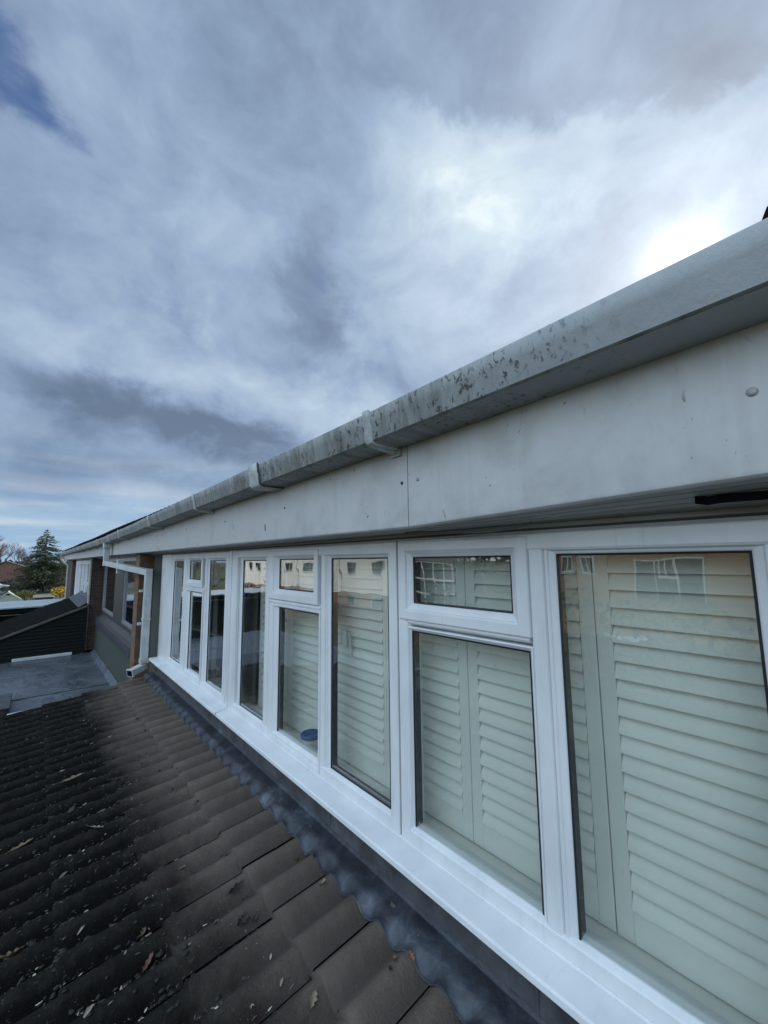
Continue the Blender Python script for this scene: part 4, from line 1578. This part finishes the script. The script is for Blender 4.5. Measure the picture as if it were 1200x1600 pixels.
conifer(1.25, 85, 10.1, 4.4, 'tall dark green conifer beyond the end of the gutter', 5)
for i, (x, y, h, lab) in enumerate((
        (-5.6, 128, 11.0, 'rounded purple-brown bare tree above the brick bungalow'),
        (-2.6, 135, 10.2, 'bare tree between the left-hand crown and the conifer'),
        (-8.2, 132, 13.4, 'tallest bare tree, cut off by the left edge'),
        (-10.8, 126, 11.5, 'bare tree at the very left behind the tallest one'))):
    bare_tree(x, y, h, .62, lab, 21 + 13 * i, 7, 'bare trees on the skyline', 1.1)
bare_tree(-13.5, 66, 7.5, .55, 'spreading bare tree mirrored in the furthest near-house window', 61, 6, group='bare trees across the lane', thick=1.2)
bare_tree(-12.0, 54, 6.8, .60, 'bare tree mirrored beside the white houses', 67, 6, group='bare trees across the lane', thick=1.2)
bare_tree(-11.8, 44, 6.4, .60, 'nearest bare tree across the lane, mirrored beside the coupling strip', 68, 6, group='bare trees across the lane', thick=1.2)
r_w = random.Random(5)
mb = MB()
for i in range(5200):                             # far belt of winter woodland
    if i % 2:
        x, y = r_w.uniform(-60, 60), r_w.uniform(190, 215)
    else:
        q = r_w.uniform(0, 1)
        x, y = -75 - 10 * r_w.random(), -60 + 260 * q
    top = 5.4 + 1.3 * math.sin(x * .31 + y * .23) + 1.0 * math.sin(x * .13 + y * .17 + 2)
    c = Vector((x, y, GROUND + top * r_w.random() ** .6))
    a_ = Vector((r_w.gauss(0, 1), r_w.gauss(0, 1), r_w.gauss(0, 1))).normalized() * r_w.uniform(.5, 1.3)
    b_ = a_.cross(Vector((r_w.gauss(0, 1), r_w.gauss(0, 1), r_w.gauss(0, 1)))).normalized() * r_w.uniform(.3, .7)
    mb.add([c - a_, c - b_, c + a_, c + b_], [(0, 1, 2, 3)])
tag(mb.build('woods', make_leaf('winter_woodland', (.060, .050, .042), (.045, .050, .028)), recalc=False), 'far belt of brown winter woodland along the horizon', 'woods', kind='stuff')
hd = thing('hedge', 'tall brown-green hedge at the end of the lane, mirrored in the furthest near-house window', 'hedge', (-15, 76, GROUND))
mb = MB()
for x in range(-19, -10, 2):
    mb.tube([(x, 78, GROUND), (x + .2, 78, GROUND + 2.6)], [.06, .02], 5)
mb.build('stem', M['bark'], hd)
mb = MB()
for _ in range(2600):
    c = Vector((r_w.uniform(-20, -10), r_w.uniform(77, 79.5), GROUND + 4.0 * r_w.random() ** .7 * r_w.uniform(.85, 1.1)))
    a_ = Vector((r_w.gauss(0, 1), r_w.gauss(0, 1), r_w.gauss(0, 1))).normalized() * r_w.uniform(.1, .26)
    b_ = a_.cross(Vector((r_w.gauss(0, 1), r_w.gauss(0, 1), r_w.gauss(0, 1)))).normalized() * r_w.uniform(.06, .14)
    mb.add([c - a_, c - b_, c + a_, c + b_], [(0, 1, 2, 3)])
mb.build('crown', M['hedge'], hd, recalc=False)


def bush(name, x, y, h, rad, mat, label, seed, n=420, leaf=.05, cat='shrub', group=None):
    r_ = random.Random(seed)
    t_ = thing(name, label, cat, (x, y, GROUND), group)
    st = MB()
    cr = MB()
    for k in range(9):
        q = r_.uniform(0, 6.28)
        tip = Vector((x + rad * .7 * math.cos(q) * r_.random(), y + rad * .7 * math.sin(q) * r_.random(), GROUND + h * r_.uniform(.6, .92)))
        st.tube([(x + .08 * math.cos(q), y + .08 * math.sin(q), GROUND), tip], [.03, .012], 5)
        leaf_cloud(cr, tip, rad * .55, n // 9, leaf, r_, .9)
    st.build('stem', M['bark'], t_)
    cr.build('crown', M[mat], t_, recalc=False)


bush('flowering_shrub', 1.85, 45, 2.5, .78, 'gold', 'bright yellow flowering shrub beside the far downpipe', 9, 620, .10)
for i, (x, y, h) in enumerate(((-1.0, 62, 1.35), (-.45, 62, 1.5), (.1, 62, 1.25))):
    bush('shrub', x, y, h, .6, 'hedge', ('olive-yellow shrub right against the pale gable', 'tallest olive-yellow shrub, middle of the low row', 'brownish shrub next to the grey shed')[i], 70 + i, 260, .10,
         group='shrubs in the far garden')
bush('shrub', -11.2, 27.5, 2.2, .9, 'bush', 'yellow-green bush mirrored in front of the white houses', 81, 700, .07)
bush('shrub', -11.5, 12.5, 2.0, 1.1, 'bush', 'rounded green bush mirrored near the tan house', 82, 700, .07)


# ================================================================== FAR BUILDINGS AND CARS
def gable_house(name, label, x0, x1, y0, y1, eaves, ridge, wall, roof, axis='y', cat='house'):
    """axis: direction of the ridge"""
    t_ = thing(name, label, cat, ((x0 + x1) / 2, (y0 + y1) / 2, GROUND))
    mb = MB()
    ze, zr = GROUND + eaves, GROUND + ridge
    if axis == 'y':
        xm = (x0 + x1) / 2
        prof = [(x0, GROUND), (x1, GROUND), (x1, ze), (xm, zr), (x0, ze)]
        mb.prism_y(prof, y0, y1)
    else:
        ym = (y0 + y1) / 2
        mb.loft([[(x, y0, GROUND), (x, y1, GROUND), (x, y1, ze), (x, ym, zr), (x, y0, ze)] for x in (x0, x1)])
    mb.build('wall', M[wall], t_)
    rf = MB()
    o_ = .25
    for s in (-1, 1):
        if axis == 'y':
            xm = (x0 + x1) / 2
            xe_ = x0 - o_ if s < 0 else x1 + o_
            k = (zr - ze) / (xm - x0)
            rf.add([(xm, y0 - o_, zr + .12), (xm, y1 + o_, zr + .12), (xe_, y1 + o_, ze - o_ * k + .12), (xe_, y0 - o_, ze - o_ * k + .12),
                    (xm, y0 - o_, zr + .01), (xm, y1 + o_, zr + .01), (xe_, y1 + o_, ze - o_ * k + .01), (xe_, y0 - o_, ze - o_ * k + .01)],
                   [(0, 1, 2, 3), (4, 7, 6, 5), (2, 6, 7, 3), (0, 3, 7, 4), (1, 5, 6, 2)])
        else:
            ym = (y0 + y1) / 2
            ye_ = y0 - o_ if s < 0 else y1 + o_
            k = (zr - ze) / (ym - y0)
            rf.add([(x0 - o_, ym, zr + .12), (x1 + o_, ym, zr + .12), (x1 + o_, ye_, ze - o_ * k + .12), (x0 - o_, ye_, ze - o_ * k + .12),
                    (x0 - o_, ym, zr + .01), (x1 + o_, ym, zr + .01), (x1 + o_, ye_, ze - o_ * k + .01), (x0 - o_, ye_, ze - o_ * k + .01)],
                   [(0, 1, 2, 3), (4, 7, 6, 5), (2, 6, 7, 3), (0, 3, 7, 4), (1, 5, 6, 2)])
    rf.build('roof', M[roof], t_)
    return t_


def facade_window(t_, x, y, z, w, h, face=1, frame='upvc'):
    """window on a wall facing +x (face=1) at plane x"""
    mb = MB()
    mb.ring(y - w / 2, y + w / 2, z, z + h, [(0, x - .05), (0, x + .035), (.07, x + .035), (.07, x - .05)])
    mb.box(x - .03, x + .030, y - .03, y + .03, z + .07, z + h - .07)
    mb.box(x - .01, x + .07, y - w / 2 - .06, y + w / 2 + .06, z - .06, z - .002)
    o_ = mb.build('window', M['pipe'], t_)
    p = MB()
    p.box(x - .02, x + .006, y - w / 2 + .06, y + w / 2 - .06, z + .06, z + h - .06)
    p.build('pane', M['car_glass'], o_)


bh = gable_house('brick_house', 'red brick bungalow with a grey roof below the bare trees', -7.6, -.6, 108, 122, 3.6, 5.0, 'brick_red', 'slate')
wing = MB()
wing.box(-22, -7.6, 109.5, 119, GROUND, GROUND + 3.55)
wing.build('side_wing', M['brick_dark'], bh)
mb = MB()
mb.add([(-22, 109.1, GROUND + 3.5), (-7.4, 109.1, GROUND + 3.5), (-7.4, 114.2, GROUND + 5.2), (-22, 114.2, GROUND + 5.2), (-7.4, 119.4, GROUND + 3.5), (-22, 119.4, GROUND + 3.5)],
       [(0, 1, 2, 3), (3, 2, 4, 5)])
mb.build('side_roof', M['slate'], bh)
mb = MB()
mb.box(-22, -7.4, 108.95, 109.07, GROUND + 3.38, GROUND + 3.50)
mb.box(-7.9, -7.3, 107.7, 107.85, GROUND + 3.35, GROUND + 3.60)
mb.build('gutter', M['trim'], bh)

sh_ = thing('garden_tent', 'pale green ridge tent with white edges standing in the far garden', 'tent', (-1.9, 61, GROUND))
mb = MB()
ax, az_, hw = -1.88, -3.12, 1.08
mb.loft([[(ax - hw, y, GROUND), (ax + hw, y, GROUND), (ax + hw, y, -3.92), (ax, y, az_), (ax - hw, y, -3.92)] for y in (60, 62.5)])
mb.build('canvas', M['canvas'], sh_)
mb = MB()
for s in (-1, 1):
    mb.bar((ax, 59.96, az_ + .02), (ax + s * (hw + .1), 59.96, -3.98), (0, 1, 0), .08, .09)
mb.bar((ax, 59.95, az_ + .03), (ax, 62.55, az_ + .03), (1, 0, 0), .12, .07)
mb.build('edge_trim', M['trim'], sh_)
mb = MB()
mb.box(ax - .16, ax + .16, 59.975, 59.995, az_ - .28, az_ - .16)
mb.build('vent', M['black'], sh_)

gs = thing('garden_shed', 'low grey flat-roofed shed with a white edge left of the yellow shrub', 'shed', (.95, 51, GROUND))
mb = MB()
mb.box(.25, 1.62, 50, 52.2, GROUND, -3.18)
mb.build('wall', M['fence'], gs)
mb = MB()
mb.box(.15, 1.70, 49.9, 52.3, -3.13, -3.05)
mb.build('roof', M['slate'], gs)
mb = MB()
mb.box(.13, 1.72, 49.86, 49.90, -3.18, -3.06)
mb.build('fascia', M['trim'], gs)


def car(label, x, y, rz, paint, group='parked cars'):
    t_ = thing('parked_car', label, 'car', (x, y, GROUND + .02), group)
    t_.rotation_euler = (0, 0, rz)
    bpy.context.view_layer.update()
    W = Matrix.Translation((x, y, GROUND + .02)) @ Matrix.Rotation(rz, 4, 'Z')

    def put(mb, name, m_, bevel=0, par=t_):
        mb.v = [tuple(W @ Vector(p)) for p in mb.v]
        return mb.build(name, M[m_], par, bevel=bevel)
    side = [(-2.1, .25), (2.1, .25), (2.15, .55), (2.0, .78), (1.15, .90), (.55, 1.38), (-1.0, 1.45), (-1.75, .98), (-2.1, .85)]
    b = MB()
    b.loft([[(px_ * sx, yy_ * (1 if pz < 1 else .82), pz) for px_, pz in side] for yy_, sx in ((-.86, .985), (-.80, 1), (.80, 1), (.86, .985))])
    put(b, 'body', paint, .05)
    gl = MB()
    for s in (-1, 1):
        gl.add([(1.0, s * .83, .93), (.52, s * .735, 1.32), (-.95, s * .735, 1.38), (-1.55, s * .83, .98), (1.0, s * .74, .93), (.52, s * .66, 1.32), (-.95, s * .66, 1.38), (-1.55, s * .74, .98)],
               [(0, 1, 2, 3), (4, 7, 6, 5), (0, 3, 7, 4), (1, 5, 6, 2)])
    gl.add([(1.14, -.66, .94), (1.14, .66, .94), (.60, .58, 1.375), (.60, -.58, 1.375)], [(0, 1, 2, 3)])
    gl.add([(-1.79, -.66, 1.0), (-1.79, .66, 1.0), (-1.06, .58, 1.44), (-1.06, -.58, 1.44)], [(0, 1, 2, 3)])
    put(gl, 'window', 'car_glass')
    for wx in (-1.3, 1.3):
        for s in (-1, 1):
            wmb = MB()
            wmb.loft([[(wx + .32 * math.cos(q), yy_, .32 + .32 * math.sin(q)) for q in [2 * math.pi * k / 18 for k in range(18)]] for yy_ in (s * .70, s * .88)])
            wh = put(wmb, 'wheel', 'tyre')
            wmb = MB()
            wmb.loft([[(wx + .19 * math.cos(q), yy_, .32 + .19 * math.sin(q)) for q in [2 * math.pi * k / 12 for k in range(12)]] for yy_ in (s * .86, s * .89)])
            put(wmb, 'rim', 'chrome', par=wh)
    for s in (-1, 1):
        hb = MB()
        hb.box(2.02, 2.13, s * .62 - .14, s * .62 + .14, .60, .74)
        put(hb, 'headlight', 'chrome')
    return t_


car('white parked car in front of the red brick bungalow', -5.2, 98, R(12), 'car_white')
car('dark grey parked car behind the white one', -3.4, 103, R(5), 'car_dark')
car('dark parked car under the conifer beside the shed', 2.6, 92, R(20), 'car_dark')
car('silver-white car parked on the lane, mirrored in the nearest window', -15.2, 6.5, R(88), 'car_white')


# ------------------------------------------------------------------ houses across the lane (seen mirrored in the glass)
def weatherboard_house(label, y0, y1, x=-20.0, lower='brick_red', upper='weather', group='white boarded houses across the lane'):
    t_ = thing('boarded_house', label, 'house', (x - 4, (y0 + y1) / 2, GROUND), group)
    mb = MB()
    mb.box(x - 8, x, y0, y1, GROUND, GROUND + 5.3)
    mb.build('wall', M[lower], t_)
    mb = MB()
    z = GROUND + 1.62
    while z < GROUND + 5.2:                       # lapped boards
        mb.add([(x + .05, y0 + .02, z), (x + .05, y1 - .02, z), (x + .015, y1 - .02, z + .155), (x + .015, y0 + .02, z + .155), (x + .004, y0 + .02, z), (x + .004, y1 - .02, z)],
               [(0, 1, 2, 3), (0, 4, 5, 1)])
        z += .15
    mb.build('cladding', M[upper], t_)
    for yy in (y0 + (y1 - y0) * .27, y0 + (y1 - y0) * .74):
        facade_window(t_, x + .06, yy, GROUND + 3.35, 1.3, 1.05)
        facade_window(t_, x + .02, yy, GROUND + .45, 1.5, 1.0)
    mb = MB()
    mb.add([(x + .4, y0, GROUND + 5.2), (x + .4, y1, GROUND + 5.2), (x - 4, y1, GROUND + 7.2), (x - 4, y0, GROUND + 7.2), (x - 8.4, y1, GROUND + 5.2), (x - 8.4, y0, GROUND + 5.2)],
           [(0, 1, 2, 3), (3, 2, 4, 5)])
    rf = mb.build('roof', M['slate'], t_)
    mb = MB()
    mb.box(x + .40, x + .48, y0, y1, GROUND + 5.10, GROUND + 5.20)
    mb.build('gutter', M['trim'], t_)
    return t_


weatherboard_house('white boarded house opposite the middle window', 24.5, 32.4)
weatherboard_house('white boarded house left of the first in the reflections', 32.5, 40.4)
weatherboard_house('third white boarded house along the lane', 40.5, 48.4)
weatherboard_house('last white boarded house along the lane', 48.5, 56.0)
t_ = thing('brick_house', 'tan brick house mirrored in the nearest window', 'house', (-24, 5, GROUND))
mb = MB()
mb.box(-28, -20, -3, 13.6, GROUND, GROUND + 5.4)
mb.build('wall', M['brick_tan'], t_)
for yy, zz in ((9.2, 3.75), (10.4, 3.75), (5.6, 3.6), (1.2, 3.7)):
    facade_window(t_, -19.97, yy, GROUND + zz, .7, .95)
mb = MB()
mb.add([(-19.6, -3, GROUND + 5.3), (-19.6, 13.6, GROUND + 5.3), (-24, 13.6, GROUND + 7.4), (-24, -3, GROUND + 7.4), (-28.4, 13.6, GROUND + 5.3), (-28.4, -3, GROUND + 5.3)], [(0, 1, 2, 3), (3, 2, 4, 5)])
mb.build('roof', M['slate'], t_)
mb = MB()
mb.box(-20.02, -19.96, 4.4, 7.0, GROUND + 2.6, GROUND + 4.5)
gd = mb.build('balcony_door', M['car_glass'], t_)
mb = MB()
for yy in (4.36, 5.24, 6.12, 7.0):
    mb.box(-19.98, -19.92, yy, yy + .06, GROUND + 2.6, GROUND + 4.5)
mb.box(-19.98, -19.92, 4.36, 7.06, GROUND + 4.5, GROUND + 4.57)
mb.build('door_frame', M['pipe'], gd)
mb = MB()
mb.tube([(-19.93, 2.6, GROUND + .1), (-19.93, 2.6, GROUND + 5.3)], .05, 8)
mb.build('downpipe', M['pipe'], t_)
hd = thing('hedge', 'tall dark hedge mirrored low in the nearest window', 'hedge', (-12.3, 4, GROUND))
mb = MB()
for yy in range(-4, 13, 2):
    mb.tube([(-12.3, yy, GROUND), (-12.25, yy + .1, GROUND + 2.6)], [.06, .02], 5)
mb.build('stem', M['bark'], hd)
mb = MB()
for _ in range(5200):
    yy = rng.uniform(-5, 13.5)
    c = Vector((rng.uniform(-12.8, -11.8), yy, GROUND + (3.25 + .25 * math.sin(yy * 2.1) + .2 * math.sin(yy * 5.3)) * rng.random() ** .7))
    a_ = Vector((rng.gauss(0, 1), rng.gauss(0, 1), rng.gauss(0, 1))).normalized() * rng.uniform(.05, .14)
    b_ = a_.cross(Vector((rng.gauss(0, 1), rng.gauss(0, 1), rng.gauss(0, 1)))).normalized() * rng.uniform(.03, .08)
    mb.add([c - a_, c - b_, c + a_, c + b_], [(0, 1, 2, 3)])
mb.build('crown', M['fir'], hd, recalc=False)
t_ = thing('conservatory', 'white-framed conservatory mirrored in the small top vent', 'conservatory', (-18.5, 18.5, GROUND))
mb = MB()
for k in range(7):
    yy = 16.0 + k * .8
    mb.box(-17.06, -17.0, yy - .04, yy + .04, GROUND + .6, GROUND + 4.4)
for zz in (.6, 2.4, 3.3, 4.4):
    mb.box(-17.05, -17.01, 16.0, 20.8, GROUND + zz - .05, GROUND + zz + .05)
mb.box(-17.1, -16.98, 15.9, 20.9, GROUND, GROUND + .55)
mb.build('frame', M['upvc'], t_)
mb = MB()
mb.box(-17.04, -17.03, 16.0, 20.8, GROUND + .6, GROUND + 4.4)
mb.build('pane', M['car_glass'], t_)
mb = MB()
mb.add([(-16.9, 15.9, GROUND + 4.46), (-16.9, 20.9, GROUND + 4.46), (-20, 20.9, GROUND + 5.2), (-20, 15.9, GROUND + 5.2)], [(0, 1, 2, 3)])
mb.box(-20, -17.1, 15.9, 15.96, GROUND, GROUND + 4.4)
mb.box(-20, -17.1, 20.84, 20.9, GROUND, GROUND + 4.4)
mb.build('roof', M['slate'], t_)
fn = thing('garden_fence', 'brown close-boarded garden fence along the lane', 'fence', (-13.2, 20, GROUND))
mb = MB()
mb.box(-13.22, -13.19, -20, 62, GROUND + .05, GROUND + 1.75)
yy = -20
while yy < 62:
    mb.box(-13.19, -13.175, yy + .01, yy + .115, GROUND + .06, GROUND + 1.75 + .02 * math.sin(yy * 3))
    yy += .125
mb.build('panel', M['fence'], fn)
yy = -20
while yy <= 62:
    mb = MB()
    mb.box(-13.30, -13.222, yy - .05, yy + .05, GROUND, GROUND + 1.85)
    mb.build('post', M['fence'], fn)
    yy += 4.1
